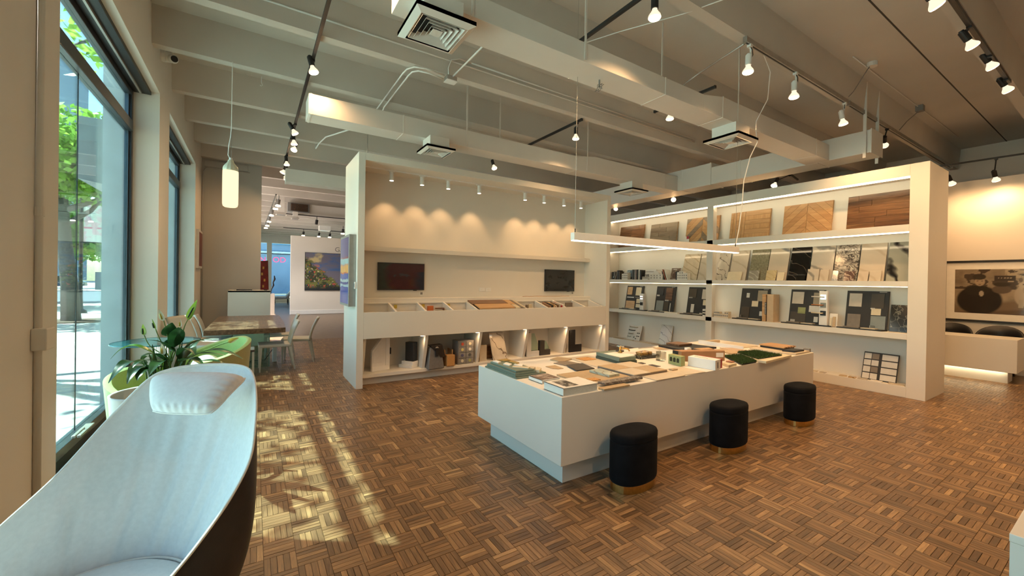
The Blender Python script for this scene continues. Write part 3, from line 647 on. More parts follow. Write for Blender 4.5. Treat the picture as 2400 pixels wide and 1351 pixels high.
solo('marble_sheet', MB().hexa([(3.67,6.36,ZC),(3.98,6.36,ZC),(3.98,6.385,ZC),(3.67,6.385,ZC)],[(3.66,6.54,ZC+.47),(3.97,6.54,ZC+.47),(3.97,6.565,ZC+.47),(3.66,6.565,ZC+.47)]), M_MARBLE, 'leaning white veined marble panel in the third cubby', 'marble panel', bevel=.002)
def lframe(label, x, y, w, h, t_, mf, mb_, glassy):
    t = thing('window_corner', label, 'window sample', (x,y,ZC), 'window corner samples')
    d = .075
    for nm,mm,y0,y1 in (('outer_profile',mf,y,y+d*.5),('inner_profile',mb_,y+d*.5,y+d)):
        build(nm, MB().hexa([(x+a,y0,ZC+b) for a,b in ((0,0),(w,0),(w,t_),(t_,t_),(t_,h),(0,h))],[(x+a,y1,ZC+b) for a,b in ((0,0),(w,0),(w,t_),(t_,t_),(t_,h),(0,h))]), mm, t, bevel=.004)
    if glassy: build('glass_piece', MB().hexa([(x+a,y+.03,ZC+b) for a,b in ((t_*.8,t_*.8),(w*.95,t_*.8),(w*.95,h*.5),(w*.65,h*.95),(t_*.8,h*.95))],[(x+a,y+.045,ZC+b) for a,b in ((t_*.8,t_*.8),(w*.95,t_*.8),(w*.95,h*.5),(w*.65,h*.95),(t_*.8,h*.95))]), M_TGLASS, t)
    return t
lframe('white and black window corner with a triangular glass piece', 4.40,6.36,.29,.46,.10,M_WHITE,M_BLACK,True)
lframe('small black window corner with a cut glass piece', 4.71,6.36,.25,.29,.11,M_CHAR,M_CHAR,True)
lframe('tall black window corner in the last cubby', 5.45,6.36,.33,.46,.155,M_BLACK,M_WHITE,False)
# painting and switch on its end panel
t = thing('end_panel_painting', 'narrow blue and orange seascape in a silver frame on the display wall end', 'painting', (1.21,6.6,1.20))
build('frame', MB().box(1.165,6.255,1.195,1.262,6.93,2.25), mat('silver frame',(.42,.43,.42),.35,metal=.6), t, bevel=.003)
def f_sea(U,V):
    n = fbm(U*3,V*12,3)*.06; y = V+n-.03; c = np.zeros(U.shape+(3,)); c[...] = srgb(48,82,165)
    for a,b,col in ((.25,.29,(160,190,200)),(.29,.33,(35,60,140)),(.33,.37,(170,195,200)),(.37,.45,(45,90,170)),(.45,.47,(200,110,60)),(.47,.58,(225,165,80)),(.58,.60,(190,150,120)),(.60,.69,(150,190,195)),(.69,.71,(150,70,70)),(.71,1.1,(45,55,120))): c = lay(c,((y>a)&(y<b)).astype(float),srgb(*col))
    return c*(0.85+.3*fbm(U*8,V*20,8)[...,None])
printed('canvas',(1.164,6.90,1.23),(0,-.615,0),(0,0,.985),f_sea,t,40,90,PRINT_GLOSS)
t = thing('end_panel_switch', 'small white switch box on the end panel behind the painting', 'switch', (1.255,6.19,1.50)); build('box', MB().box(1.232,6.17,1.455,1.262,6.215,1.555), M_WHITE, t, bevel=.003); build('button', MB().box(1.229,6.18,1.48,1.233,6.205,1.53), M_GREY, t)
# ================================================================== SHELF WALL (right unit)
XA,XBK,XE,YR,YL = 8.0,8.33,8.96,1.70,7.95
u2 = thing('shelf_wall', 'long white shelf wall with lit shelves of flooring and stone samples', 'shelf unit', (8.4,4.8,0))
build('end_panel', MB().box(XA,YR,0,XE,1.905,3.39), M_UNIT, u2, **BV)
build('end_panel', MB().box(XA,7.75,0,XE,YL,3.39), M_UNIT, u2, **BV)
build('top_panel', MB().box(XA,1.905,3.22,XE,7.75,3.39), M_UNIT, u2, **BV)
build('back_panel', MB().box(XBK,1.905,0,XE,7.75,3.22), M_UNIT, u2)
build('divider_post', MB().box(XA,4.887,0.15,8.13,5.02,3.22), M_UNIT, u2, **BV)
for z0,z1 in ((2.415,2.52),(1.612,1.692),(.842,.928)): build('shelf', MB().box(XA,1.905,z0,XBK,7.75,z1), M_UNIT, u2, **BV)
build('base_shelf', MB().box(XA+.01,1.905,0,XBK,7.75,.155), M_UNIT, u2, **BV)
for y0,y1 in ((1.91,4.885),(5.022,7.74)):
    build('led_strip', MB().box(XA+.008,y0,3.196,XA+.034,y1,3.2195), M_LED, u2)
    build('led_strip', MB().box(XA+.006,y0,2.398,XA+.028,y1,2.4145), M_LED, u2)
    build('led_strip', MB().box(XA+.004,y0,1.604,XA+.012,y1,1.6115), M_LED, u2)
for z in (1.75,.99,2.58,.25):
    build('post_led', MB().box(8.131,4.93,z,8.142,4.97,z+.5), emit('post led',(1.0,.80,.52),2.2), u2)
# --- leaning boards
def lean(y0,y1,z0,z1,xb,xt,th=.022):
    """board leaning on the back panel: faces -X; y0 right edge .. y1 left edge"""
    return MB().hexa([(xb,y0,z0),(xb+th,y0,z0),(xb+th,y1,z0),(xb,y1,z0)],[(xt-th,y0,z1),(xt,y0,z1),(xt,y1,z1),(xt-th,y1,z1)])
def plank_board(label, y0,y1,z0,z1, rows, m_list, style='plank'):
    """flooring sample: backing with planks proud of it"""
    xb,xt,th = 8.21,8.325,.014
    t = thing('flooring_sample', label, 'flooring sample', (xb+.02,(y0+y1)/2,z0), 'flooring samples on the top shelf')
    build('backing', lean(y0,y1,z0,z1,xb+.008,xt,th), M_OAKY, t)
    H = z1-z0; dx = (xt-2*th)-(xb)
    def at(v, d): return (xb+dx*v+.006-d, z0+H*v)
    def quadpiece(pts, m):
        bot = [(at(v,0)[0], y0+(y1-y0)*u, at(v,0)[1]) for u,v in pts]; top = [(at(v,.010)[0], y0+(y1-y0)*u, at(v,.010)[1]) for u,v in pts]
        build('plank', MB().hexa(bot, top), m, t)
    g = random.Random(int(y0*100)); e = .003
    if style == 'plank':
        for r in range(rows):
            cut = [0]+sorted(g.uniform(.15,.85) for _ in range(1))+[1]
            for a,b in zip(cut[:-1],cut[1:]): quadpiece([(a+e,r/rows+e),(b-e,r/rows+e),(b-e,(r+1)/rows-e),(a+e,(r+1)/rows-e)], g.choice(m_list))
    elif style == 'chevron':
        n = rows; asp = (y1-y0)/H
        for k in range(-n,2*n):          # two columns of parallelograms meeting in a V
            for side in (0,1):
                u0,u1 = (0,.5) if side == 0 else (.5,1)
                sl = .5*asp*(1 if side == 0 else -1)
                v0,v1 = k/n,(k+1)/n
                s0 = 0 if side == 0 else .5*asp
                P = [(u0+e,v0+s0+e),(u1-e,v0+s0+sl+e),(u1-e,v1+s0+sl-e),(u0+e,v1+s0-e)]
                P = clip01(P)
                if len(P) >= 3: quadpiece(P, m_list[(k+side) % len(m_list)])
    else:                                # basket / versailles
        for k in range(5): quadpiece([(.62+.076*k+e,0+e),(.62+.076*(k+1)-e,0+e),(.62+.076*(k+1)-e,1-e),(.62+.076*k+e,1-e)], m_list[k % len(m_list)])
        for k in range(6): quadpiece([(e,k/6+e),(.62-e,k/6+e),(.62-e,(k+1)/6-e),(e,(k+1)/6-e)], m_list[(k+1) % len(m_list)])
def clip01(P):
    def cl(P, inside, inter):
        out = []
        for i in range(len(P)):
            a,b = P[i-1],P[i]
            if inside(b):
                if not inside(a): out.append(inter(a,b))
                out.append(b)
            elif inside(a): out.append(inter(a,b))
        return out
    f = lambda c: (lambda a,b: (a[0]+(b[0]-a[0])*(c-a[1])/(b[1]-a[1]), c))
    P = cl(P, lambda p: p[1] >= 0.003, f(0.003)); 
    return cl(P, lambda p: p[1] <= .997, f(.997)) if P else P
M_WAL2 = wood('walnut two', (0.09,0.04,0.016), (0.24,0.12,0.05), axis='Y', rough=.3)
M_MER1 = wood('red brown plank', (0.13,0.055,0.022), (0.30,0.14,0.06), axis='Y', rough=.3)
M_GO2 = wood('grey oak two', (0.20,0.155,0.105), (0.33,0.265,0.19), axis='Y')
M_HON1 = wood('honey oak', (0.42,0.235,0.10), (0.56,0.34,0.165), axis='Y'); M_HON2 = wood('deep honey oak', (0.36,0.19,0.08), (0.50,0.29,0.13), axis='Y')
M_HON3 = wood('honey oak upright', (0.45,0.25,0.105), (0.58,0.35,0.165), axis='Z')
plank_board('red brown plank flooring sample behind the hanging bar lamp', 6.87,7.66,2.522,3.09,5,[M_MER1,M_WAL2])
plank_board('grey oak plank flooring sample on the top shelf', 5.92,6.67,2.522,3.05,5,[M_GREYOAK,M_GO2])
plank_board('chevron oak flooring sample with a red and white tag, passing behind the divider post', 4.91,5.68,2.522,3.07,4,[M_HON2,M_GREYOAK,M_HON1],'chevron')
plank_board('honey oak basket pattern flooring sample just right of the divider post', 3.91,4.67,2.522,3.07,5,[M_HON1,M_HON3],'basket')
plank_board('honey oak chevron flooring sample beside the dark walnut one', 2.925,3.68,2.522,3.07,4,[M_HON1,M_HON2],'chevron')
plank_board('dark walnut plank flooring sample at the end of the top shelf', 1.93,2.72,2.522,3.08,6,[M_WALNUT,M_WAL2])
t = thing('product_tag', 'red and white tag clipped to the chevron oak sample', 'tag', (8.19,5.64,2.53))
build('card', MB().box(8.186,5.56,2.524,8.190,5.67,2.67), M_PAPER, t); build('red_corner', MB().box(8.183,5.56,2.61,8.186,5.62,2.67), M_RED, t)
# --- stone slabs
def slab(label, y0,y1,h,m,z=1.694,xb=8.13,xt=8.325,th=.02,name='stone_slab',cat='stone sample',group='stone samples on the middle shelf'):
    return solo(name, lean(y0,y1,z,z+h,xb,xt,th), m, label, cat, group, bevel=.002)
st = [stone('cream grain stone',(.60,.51,.38),(.42,.34,.23),scale=5,dist=1,width=.15),
      stone('cream black fleck stone',(.56,.50,.41),(.07,.055,.045),scale=4,dist=4,width=.05,mode='wave'),
      stone('plain beige stone',(.58,.51,.41),(.45,.38,.29),scale=2.5,dist=1.2,width=.12),
      stone('green grey granite',(.25,.235,.16),(.10,.095,.07),scale=34,dist=1,width=.3,mode='F1',base2=(.16,.15,.10)),
      stone('beige stone with a blue vein',(.58,.51,.41),(.17,.18,.19),scale=1.1,dist=1.0,width=.035,rot=1.1),
      stone('black stone',(.006,.006,.006),(.10,.085,.07),scale=3,dist=2.2,width=.012,rough=.07),
      stone('grey wave marble',(.56,.50,.42),(.22,.21,.19),scale=2.0,dist=1.8,width=.10,rot=.35),
      stone('black white granite',(.60,.55,.47),(.035,.03,.03),scale=11,dist=5,width=.33,mode='wave',base2=(.16,.13,.11)),
      stone('soft beige marble',(.60,.52,.42),(.46,.38,.29),scale=1.6,dist=1.5,width=.10),
      stone('grey stone with black bands',(.34,.34,.29),(.010,.010,.012),scale=1.5,dist=3.2,width=.22,rot=1.0)]
slab('wider cream grained slab in the left bay beside the model houses',5.33,5.72,.58,st[0])
slab('half hidden cream slab against the divider post in the left bay',5.03,5.31,.58,st[2])
data = [(4.66,4.90,.57,1,'cream slab with black flecks just right of the divider post'),(4.29,4.62,.60,2,'plain beige slab with a yellow tile before it'),(3.91,4.24,.60,3,'green grey granite slab'),
 (3.57,3.90,.60,4,'beige slab with a slanting blue vein'),(3.23,3.54,.60,5,'polished black slab'),(2.88,3.21,.60,6,'pale slab with grey waves'),(2.545,2.865,.60,7,'busy black and white granite slab'),
 (2.215,2.53,.60,8,'soft beige slab with two small tiles before it'),(1.93,2.19,.60,9,'grey slab with bold black bands at the end of the shelf')]
for y0,y1,h,k,lab in data: slab(lab,y0,y1,h,st[k])
small = [(4.35,4.63,.17,M_CREAM,'yellow beige tile before the plain beige slab'),(4.02,4.21,.19,stone('grey tile stone',(.28,.27,.23),(.42,.40,.34),scale=7,dist=2,width=.2),'grey tile before the granite slab'),
 (3.72,3.89,.19,stone('yellow cream tile',(.56,.47,.28),(.44,.35,.19),scale=7,width=.15),'yellowish tile before the blue veined slab'),(3.585,3.70,.15,M_CREAM,'narrow cream tile before the blue veined slab'),
 (3.05,3.22,.20,st[6],'waved tile before the waved slab'),(2.91,3.035,.19,st[8],'narrow pale tile before the waved slab'),
 (2.78,2.86,.17,stone('blue grey tile',(.33,.35,.37),(.5,.5,.5),scale=9,width=.2),'blue grey chip before the busy granite slab'),(2.565,2.70,.16,stone('brown onyx',(.10,.055,.045),(.45,.36,.30),scale=9,dist=4,width=.3),'dark brown tile before the busy granite slab'),
 (2.39,2.52,.15,st[8],'left small tile before the soft beige slab'),(2.235,2.375,.16,st[2],'right small tile before the soft beige slab')]
for y0,y1,h,m,lab in small: slab(lab,y0,y1,h,m,xb=8.075,xt=8.145,th=.012,name='stone_tile',group='small stone tiles on the middle shelf')
slab('small black tile with white scratches before the black slab',3.25,3.53,.10,st[5],xb=8.075,xt=8.13,th=.012,name='stone_tile',group='small stone tiles on the middle shelf')
# --- books and models in the left bay of the middle shelf
bk = [(7.70,.20,.045,M_DARK,'black book at the far left end'),(7.645,.21,.03,M_GREY,'grey spine next to the far left book'),(7.52,.24,.04,M_BLACK,'tall black book before the blue one'),(7.47,.21,.035,M_CHAR,'charcoal book left of the blue cover'),
 (7.02,.25,.045,M_BLACK,'tall black book right of the first model house'),(6.965,.24,.03,M_GREY,'grey tall book'),(6.925,.25,.04,M_WALNUT,'tall brown book'),(6.875,.25,.04,M_DARK,'tall dark book'),(6.825,.245,.03,M_PAPER,'thin white book'),(6.785,.24,.03,M_BLACK,'last black book of the tall row')]
for y,h,w,m,lab in bk:
    b = thing('book', lab+' on the middle shelf', 'book', (8.14,y,1.693), 'books on the middle shelf')
    build('cover', MB().box(8.05,y-w/2,1.693,8.22,y+w/2,1.693+h), m, b, bevel=.002); build('pages', MB().box(8.058,y-w/2+.005,1.70,8.2215,y+w/2-.005,1.693+h+.001), M_PAPER, b)
for y,h,w,m,lab,tl in ((6.10,.20,.03,M_CHAR,'dark book leaning left of the red one',.05),(6.05,.24,.028,mat('rust cover',(.30,.10,.05),.5),'rust red leaning book',.09),(6.005,.235,.02,M_PAPER,'thin white leaning book',.085),(5.77,.19,.04,M_BLACK,'black book before the last model house',.0)):
    b = thing('book', lab+' on the middle shelf', 'book', (8.14,y,1.693), 'books on the middle shelf')
    build('cover', MB().hexa([(8.05,y-w/2,1.694),(8.22,y-w/2,1.694),(8.22,y+w/2,1.694),(8.05,y+w/2,1.694)],[(8.05,y-w/2+tl,1.694+h),(8.22,y-w/2+tl,1.694+h),(8.22,y+w/2+tl,1.694+h),(8.05,y+w/2+tl,1.694+h)]), m, b, bevel=.002)
def cover(label,y0,y1,h,fn,tilt=.0,x=8.06):
    b = thing('book', label, 'book', (x,(y0+y1)/2,1.693), 'books on the middle shelf')
    build('cover', lean(y0,y1,1.694,1.694+h,x,x+.09,.018), M_PAPER, b)
    printed('picture',(x-.001,y1-.006,1.70),(0,-(y1-y0)+.012,0),(.069,0,h-.012),fn,b,24,24)
def f_g(U,V):
    c = np.zeros(U.shape+(3,)); c[...] = (.02,.025,.03); r = np.hypot((U-.5),(V-.55)); c = lay(c,((r>.2)&(r<.33)&~((U>.5)&(V>.5)&(V<.68))),(.5,.55,.6)); return lay(c,(U>.5)&(U<.8)&(V>.42)&(V<.53),(.5,.55,.6))
def f_blue(U,V): c = np.zeros(U.shape+(3,)); c[...] = (.10,.16,.22); c = lay(c, fbm(U*5,V*5,2)>.5, (.35,.42,.48)); return lay(c,V<.3,(.05,.06,.07))
def f_bw(U,V): c = np.ones(U.shape+(3,))*.7; c = lay(c,(V<.55)&(V>.1)&((U*7)%1<.6),(.03,.03,.03)); return lay(c,(V>.75)&(V<.8),(.05,.05,.05))
def f_br(U,V): c = np.zeros(U.shape+(3,)); c[...] = (.16,.10,.07); c = lay(c, fbm(U*4,V*4,8)>.52, (.30,.22,.17)); c = lay(c,ell(U,V,.45,.35,.25,.3),(.10,.05,.035)); return lay(c,(V>.86)&(V<.92)&(U>.2)&(U<.6),(.6,.55,.5))
cover('dark book showing a pale letter G on its cover', 7.60,7.72,.20,f_g,x=8.03)
cover('blue photo book behind the first model house', 7.13,7.36,.25,f_blue,x=8.15)
cover('white book with black stripes behind the second model house', 6.42,6.74,.25,f_bw,x=8.13)
cover('brown portrait book leaning beside the rust red one', 5.72,5.98,.275,f_br,x=8.10)
def model_house(label,y0,y1,h,steps,z=1.693,x0=8.02,x1=8.13,m=None,wins=3):
    t = thing('model_house', label, 'model house', ((x0+x1)/2,(y0+y1)/2,z), 'white architectural models')
    m = m or M_PAPER; yy = y0; W_ = y1-y0
    for k,(f,hh) in enumerate(steps):
        build('block', MB().box(x0+.006*k,yy,z,x1,yy+W_*f,z+h*hh), m, t, bevel=.002)
        nw = max(1,int(wins*f*2)); 
        for a in range(nw):
            for b in range(max(1,int(hh*3.2))):
                yw = yy+W_*f*(a+.5)/nw; zw = z+.03+b*.055
                if zw+.03 < z+h*hh: build('window', MB().box(x0+.006*k-.002,yw-.011,zw,x0+.006*k+.004,yw+.011,zw+.028), M_GREY, t)
        yy += W_*f
    return t
model_house('small white block model house before the blue book',7.16,7.36,.175,[(.7,1.0),(.3,.85)])
mh = model_house('white domed model house in the middle of the shelf',6.12,6.50,.17,[(.3,.75),(.4,1.0),(.3,.8)])
build('roof', MB().cyl((8.03,6.31,1.80),(8.12,6.31,1.80),.10,n=20), M_PAPER, mh)
model_house('small grey roofed model house left of the domed one',6.53,6.70,.10,[(1.0,.7)])
model_house('white stepped model house beside the cream slab',5.47,5.74,.19,[(.4,.8),(.4,1.0),(.2,.9)])
model_house('long pale model building on the lower shelf by the divider post',4.55,4.86,.13,[(.25,1.0),(.35,.6),(.4,.9)],z=.929,m=mat('pale model card',(.68,.60,.47),.7),wins=5)
model_house('tiny white model tower half hidden by the divider post',5.04,5.10,.15,[(1.0,1.0)],z=.929)
# --- dark sample boards on the lower shelf
def sample_board(label, y0, y1, chips, open_book=None):
    h = .605; xb,xt,th = 8.19,8.32,.018; z = .93
    t = thing('sample_board', label, 'sample board', (xb+.03,(y0+y1)/2,z), 'dark sample boards on the lower shelf')
    build('board', lean(y0,y1,z,z+h,xb,xt,th), M_DARK, t, bevel=.002)
    dx = (xt-th)-xb
    for u0,v0,u1,v1,m,nm in chips:       # u from the left edge (y1) to the right
        P = lambda u,v,d: (xb+dx*v-d, y1-(y1-y0)*u, z+h*v)
        build(nm, MB().hexa([P(u0,v0,.001),P(u1,v0,.001),P(u1,v1,.001),P(u0,v1,.001)],[P(u0,v0,.009),P(u1,v0,.009),P(u1,v1,.009),P(u0,v1,.009)]), m, t)
    build('corner_label', MB().box(xt-th-.004,y0+.03,z+h-.03,xt-th+.001,y0+.12,z+h-.006), M_GREY, t)
    if open_book:
        f = thing('sample_folder', open_book, 'sample folder', (8.1,(y0+y1)/2,z), 'open sample folders on the lower shelf')
        build('folder', MB().prism([(8.02,y0+.02),(8.15,y0-.02),(8.17,y1-.02),(8.05,y1+.06)],z,z+.018), M_BLACK, f)
        build('sample', MB().prism([(8.05,y0+.10),(8.12,y0+.08),(8.13,y0+.26),(8.06,y0+.28)],z+.018,z+.032), M_PALE, f)
        build('sample', MB().prism([(8.06,y0+.30),(8.13,y0+.29),(8.13,y1-.06),(8.07,y1-.02)],z+.018,z+.036), M_GREYT, f)
M_BGR = mat('blue grey sample', (.22,.245,.24), .45); M_WTAG = mat('white tag', (.62,.60,.56), .5); M_TAUPE = mat('taupe sample', (.30,.25,.18), .5); M_LTAUPE = mat('light taupe sample', (.50,.45,.38), .45); M_DBR = mat('dark brown sample', (.05,.036,.022), .5)
sample_board('dark board with four wood and cream samples, nearest the left end', 6.87,7.40,[(.06,.62,.36,.95,M_OAK,'chip'),(.58,.60,.90,.94,M_CREAM,'chip'),(.06,.03,.60,.36,M_OAKY,'chip'),(.68,.10,.92,.46,M_CREAM,'chip'),(.08,.49,.5,.53,M_STEEL,'chip')], 'open black folder before the wood sample board')
sample_board('dark board with walnut and grey samples, second from the left end', 5.94,6.47,[(.08,.66,.40,.92,M_BLACK,'chip'),(.52,.46,.86,.95,M_WALNUT,'chip'),(.08,.04,.46,.44,M_BGR,'chip'),(.06,.61,.20,.67,M_WTAG,'label'),(.50,.08,.72,.40,M_DBR,'chip'),(.80,.02,.84,.36,M_STEEL,'chip'),(.52,.44,.70,.49,M_WTAG,'label')], 'closed black folder before the walnut sample board')
sample_board('dark board partly hidden by the divider post', 5.08,5.61,[(.04,.62,.38,.94,M_DBR,'chip'),(.64,.58,1.0,.93,M_LTAUPE,'chip'),(.06,.60,.22,.66,M_WTAG,'label'),(.72,.36,.98,.55,M_CREAM,'chip'),(.20,.08,.34,.38,M_WTAG,'chip'),(.62,.0,.78,.08,M_WTAG,'label')], 'open black folder before the board by the divider post')
sample_board('dark board with a taupe sample and a small floral card', 3.90,4.43,[(.60,.60,.92,.94,M_TAUPE,'chip'),(.42,.42,.64,.60,M_CREAM,'chip'),(.06,.03,.36,.40,M_DBR,'chip'),(.20,.70,.31,.85,M_WTAG,'label'),(.72,.14,.85,.28,M_WTAG,'label'),(.05,.04,.18,.13,M_WTAG,'label')], 'open black folder before the taupe sample board')
sample_board('dark board with beige, taupe and green samples beside the handle tower', 3.01,3.54,[(.06,.58,.40,.93,M_LTAUPE,'chip'),(.68,.56,.97,.92,M_TAUPE,'chip'),(.26,.30,.48,.48,M_GREENB,'chip'),(.58,.36,.97,.54,M_WTAG,'chip'),(.05,.02,.5,.34,M_DBR,'chip'),(.74,.08,.86,.23,M_WTAG,'label'),(.06,.03,.2,.12,M_WTAG,'label')], 'open black folder before the beige and green sample board')
sample_board('dark board with pale, green grey and brown samples at the right end', 2.18,2.71,[(.07,.58,.38,.93,M_LTAUPE,'chip'),(.60,.56,.90,.93,M_DBR,'chip'),(.06,.02,.38,.38,M_GREYT,'chip'),(.62,.0,.96,.36,M_BGR,'chip'),(.62,.38,.84,.55,M_CREAM,'chip'),(.60,.53,.70,.58,M_WTAG,'label'),(.61,.01,.74,.11,M_WTAG,'label')], 'open black folder before the board at the right end')
solo('marble_tile', lean(1.925,2.155,.93,1.335,8.20,8.30), M_NERO, 'black green marble tile with pale veins at the right end of the lower shelf', 'stone sample', bevel=.002)
t = thing('sample_binder', 'pale wooden binder with black spiral standing on the lower shelf', 'binder', (8.1,3.81,.93))
build('cover', MB().box(8.02,3.845,.93,8.24,3.91,1.435), M_OAKY, t, bevel=.003); build('cover', MB().box(8.02,3.715,.93,8.24,3.825,1.435), mat('pale wood cover',(.55,.42,.27),.5), t, bevel=.003); build('core', MB().box(8.05,3.825,.94,8.235,3.845,1.42), M_BLACK, t)
sp = build('spiral', MB().box(8.012,3.83,1.06,8.02,3.86,1.29), M_BLACK, t)
for k in range(14): build('ring', MB().box(8.009,3.836,1.07+.0155*k,8.012,3.854,1.077+.0155*k), M_WTAG, sp)
def handle_tower(label, y0,y1,h,x0,rows,name='handle_display'):
    t = thing(name, label, 'handle display', (x0+.05,(y0+y1)/2,.93))
    build('base', MB().box(x0-.03,y0-.05,.93,x0+.10,y1+.05,.95), M_BLACK, t); build('column', MB().box(x0,y0,.95,x0+.07,y1,.93+h), M_WHITE, t, bevel=.002)
    ym = (y0+y1)/2
    for z,mp,mh_ in rows:
        pl = build('rose', MB().box(x0-.006,ym-.04,z-.04,x0,ym+.04,z+.04), mp, t)
        build('lever', MB().tube([(x0-.006,ym,z),(x0-.05,ym,z),(x0-.055,ym+.03,z),(x0-.055,ym+.15,z+.003)],.010,8), mh_, pl, smooth=True)
    return t
handle_tower('white tower carrying three door handles on the lower shelf',2.895,3.01,.59,8.04,[(1.42,M_CHROME,M_WTAG),(1.285,M_BGR,mat('copper handle',(.55,.22,.08),.3,metal=.6)),(1.15,M_BLACK,M_CREAM)])
t2 = handle_tower('slim white tower with one black lock between the two left boards',6.68,6.80,.42,8.06,[(1.10,M_BLACK,M_BLACK),(1.25,M_CHROME,M_STEEL)])
t = thing('brochure_stand', 'small clear stand of leaflets beside the handle tower', 'leaflet stand', (8.1,2.83,.93)); build('stand', lean(2.77,2.88,.935,1.15,8.08,8.12,.01), M_PAPER, t); build('leaflet', lean(2.79,2.83,.94,1.10,8.06,8.09,.006), M_TAN, t); build('leaflet', lean(2.84,2.87,.94,1.08,8.06,8.09,.006), M_CREAM, t)
solo('paper_stack', MB().box(8.02,5.70,.93,8.2,6.05,.95), M_PAPER, 'white papers lying between the folders on the lower shelf', 'paper', bevel=.001)
# --- bottom shelf
t = thing('pull_display', 'white panel of drawer pulls leaning on the bottom shelf', 'handle display', (8.2,7.08,.157))
build('panel', lean(6.88,7.29,.157,.52,8.16,8.30), M_WTAG, t, bevel=.002)
def onp(v,d=.008): return 8.16+.12*v-d
for v,a,b,m in ((.88,7.0,7.26,M_TAN),(.66,7.06,7.26,M_BLACK),(.42,7.10,7.25,M_CHROME),(.22,7.16,7.26,M_STEEL)):
    build('pull', MB().tube([(onp(v),a,.157+.363*v+.01),(onp(v,.02),a+.01,.157+.363*v),(onp(v,.02),b-.01,.157+.363*v),(onp(v),b,.157+.363*v+.01)],.010,6), m, t)
for v,a in ((.5,6.97),(.5,6.92),(.3,6.97),(.3,6.92),(.2,7.06),(.12,7.0)): build('knob', MB().cyl((onp(v,-.01),a,.157+.363*v),(onp(v,.02),a,.157+.363*v),.012,n=10), M_DARK, t)
slab('upright white veined marble slab on the bottom shelf',6.0,6.32,.46,M_MARBLE,z=.157,xb=8.18,xt=8.31)
t = thing('grid_sample_board', 'black framed board of sixteen cream and grey chips on the bottom shelf', 'sample board', (8.2,2.25,.157))
GB = (2.04,2.46,.157,.415)
build('board', lean(GB[0],GB[1],.157,.572,8.12,8.27,.014), M_DARK, t, bevel=.002)
def gp(u,v,d): return (8.12+.136*v-d, GB[1]-(GB[1]-GB[0])*u, .157+.415*v)
for r_ in range(4):
    for u0,u1 in ((.03,.235),(.255,.455),(.54,.975)):
        v0,v1 = .04+.24*r_,.24+.24*r_
        m = M_GREYT if (u0 == .255 and r_ in (1,3)) else M_WTAG
        build('chip', MB().hexa([gp(u0,v0,.001),gp(u1,v0,.001),gp(u1,v1,.001),gp(u0,v1,.001)],[gp(u0,v0,.008),gp(u1,v0,.008),gp(u1,v1,.008),gp(u0,v1,.008)]), M_BGR if (u0==.54 and False) else m, t)
low = [(7.30,7.62,M_TAN,'tan sample sheet at the far left of the bottom shelf'),(6.98,7.28,M_PALE,'pale sheet before the drawer pull panel'),(6.45,6.75,M_CREAM,'cream sheet between pulls and marble'),(6.1,6.4,M_TAN,'tan sheet before the upright marble slab'),
 (4.05,4.25,M_GREYT,'grey sheet on the bottom shelf beside the island end'),(3.02,3.20,M_PALE,'pale tile with a dark chip on the bottom shelf'),(2.90,2.99,M_LTAUPE,'small taupe tile on the bottom shelf'),(2.62,2.72,M_TAN,'tan chip left of the gold one'),(2.50,2.60,M_GOLDST,'golden chip before the framed chip board'),(2.36,2.48,M_LTAUPE,'taupe chip before the framed chip board'),(2.18,2.33,M_PAPER,'white sheet sticking out over the bottom shelf edge'),(1.93,2.12,M_PALE,'pale sheets at the right end of the bottom shelf')]
for k,(a,b,m,lab) in enumerate(low): solo('sample_tile', MB().prism([(8.02+.01*(k%2),a),(8.11,a+.01),(8.11,b),(8.015,b-.01)],.1555,.168), m, lab, 'sample', 'loose samples on the bottom shelf')
solo('dark_chip', MB().box(8.05,3.12,.168,8.09,3.18,.19), M_BLACK, 'small black chip lying on the pale tile of the bottom shelf', 'sample')
# ================================================================== ISLAND
isl = thing('display_island', 'long white display island on a recessed plinth covered with samples', 'island', (4.13,3.08,0))
build('plinth', MB().box(2.09,2.50,0,6.18,3.66,.19), M_UNIT, isl, **BV)
build('body', MB().box(1.99,2.40,.19,6.275,3.757,.72), M_UNIT, isl, **BV)
ci = thing('white_counter', 'pale counter corner cut off by the frame at the bottom right', 'counter', (3.1,-.4,0))
build('top', MB().box(2.31,-1.2,.69,4.0,.267,.72), M_UNIT, ci, **BV); build('body', MB().box(2.31,-1.2,.0,4.0,.265,.69), M_UNIT, ci)
Z0 = .7205
def flat(name,label,poly,z1,z0=Z0,m=M_PALE,cat='sample',group=None,bev=.002): return solo(name, MB().prism(poly,z0,z1), m, label, cat, group, bevel=bev)
G1 = 'loose samples on the island'
lay4 = [(2.00,3.05,2.36,3.64,.735,'bottom board of the grey green stack at the island corner'),(2.0,3.06,2.34,3.62,.750,'second board of the grey green stack at the island corner'),(2.005,3.075,2.23,3.60,.770,'third board of the grey green stack at the island corner'),(2.02,3.08,2.215,3.58,.788,'top board of the grey green stack at the island corner')]
zp = Z0
for k,(a,b,c,d,z,lab) in enumerate(lay4):
    s = .01*(k%2); flat('laminate_board',lab,[(a,b+s),(c,b),(c-s,d),(a+s,d)],z,zp,M_GREENST,'sample board','grey green board stack',.003); zp = z+.0004
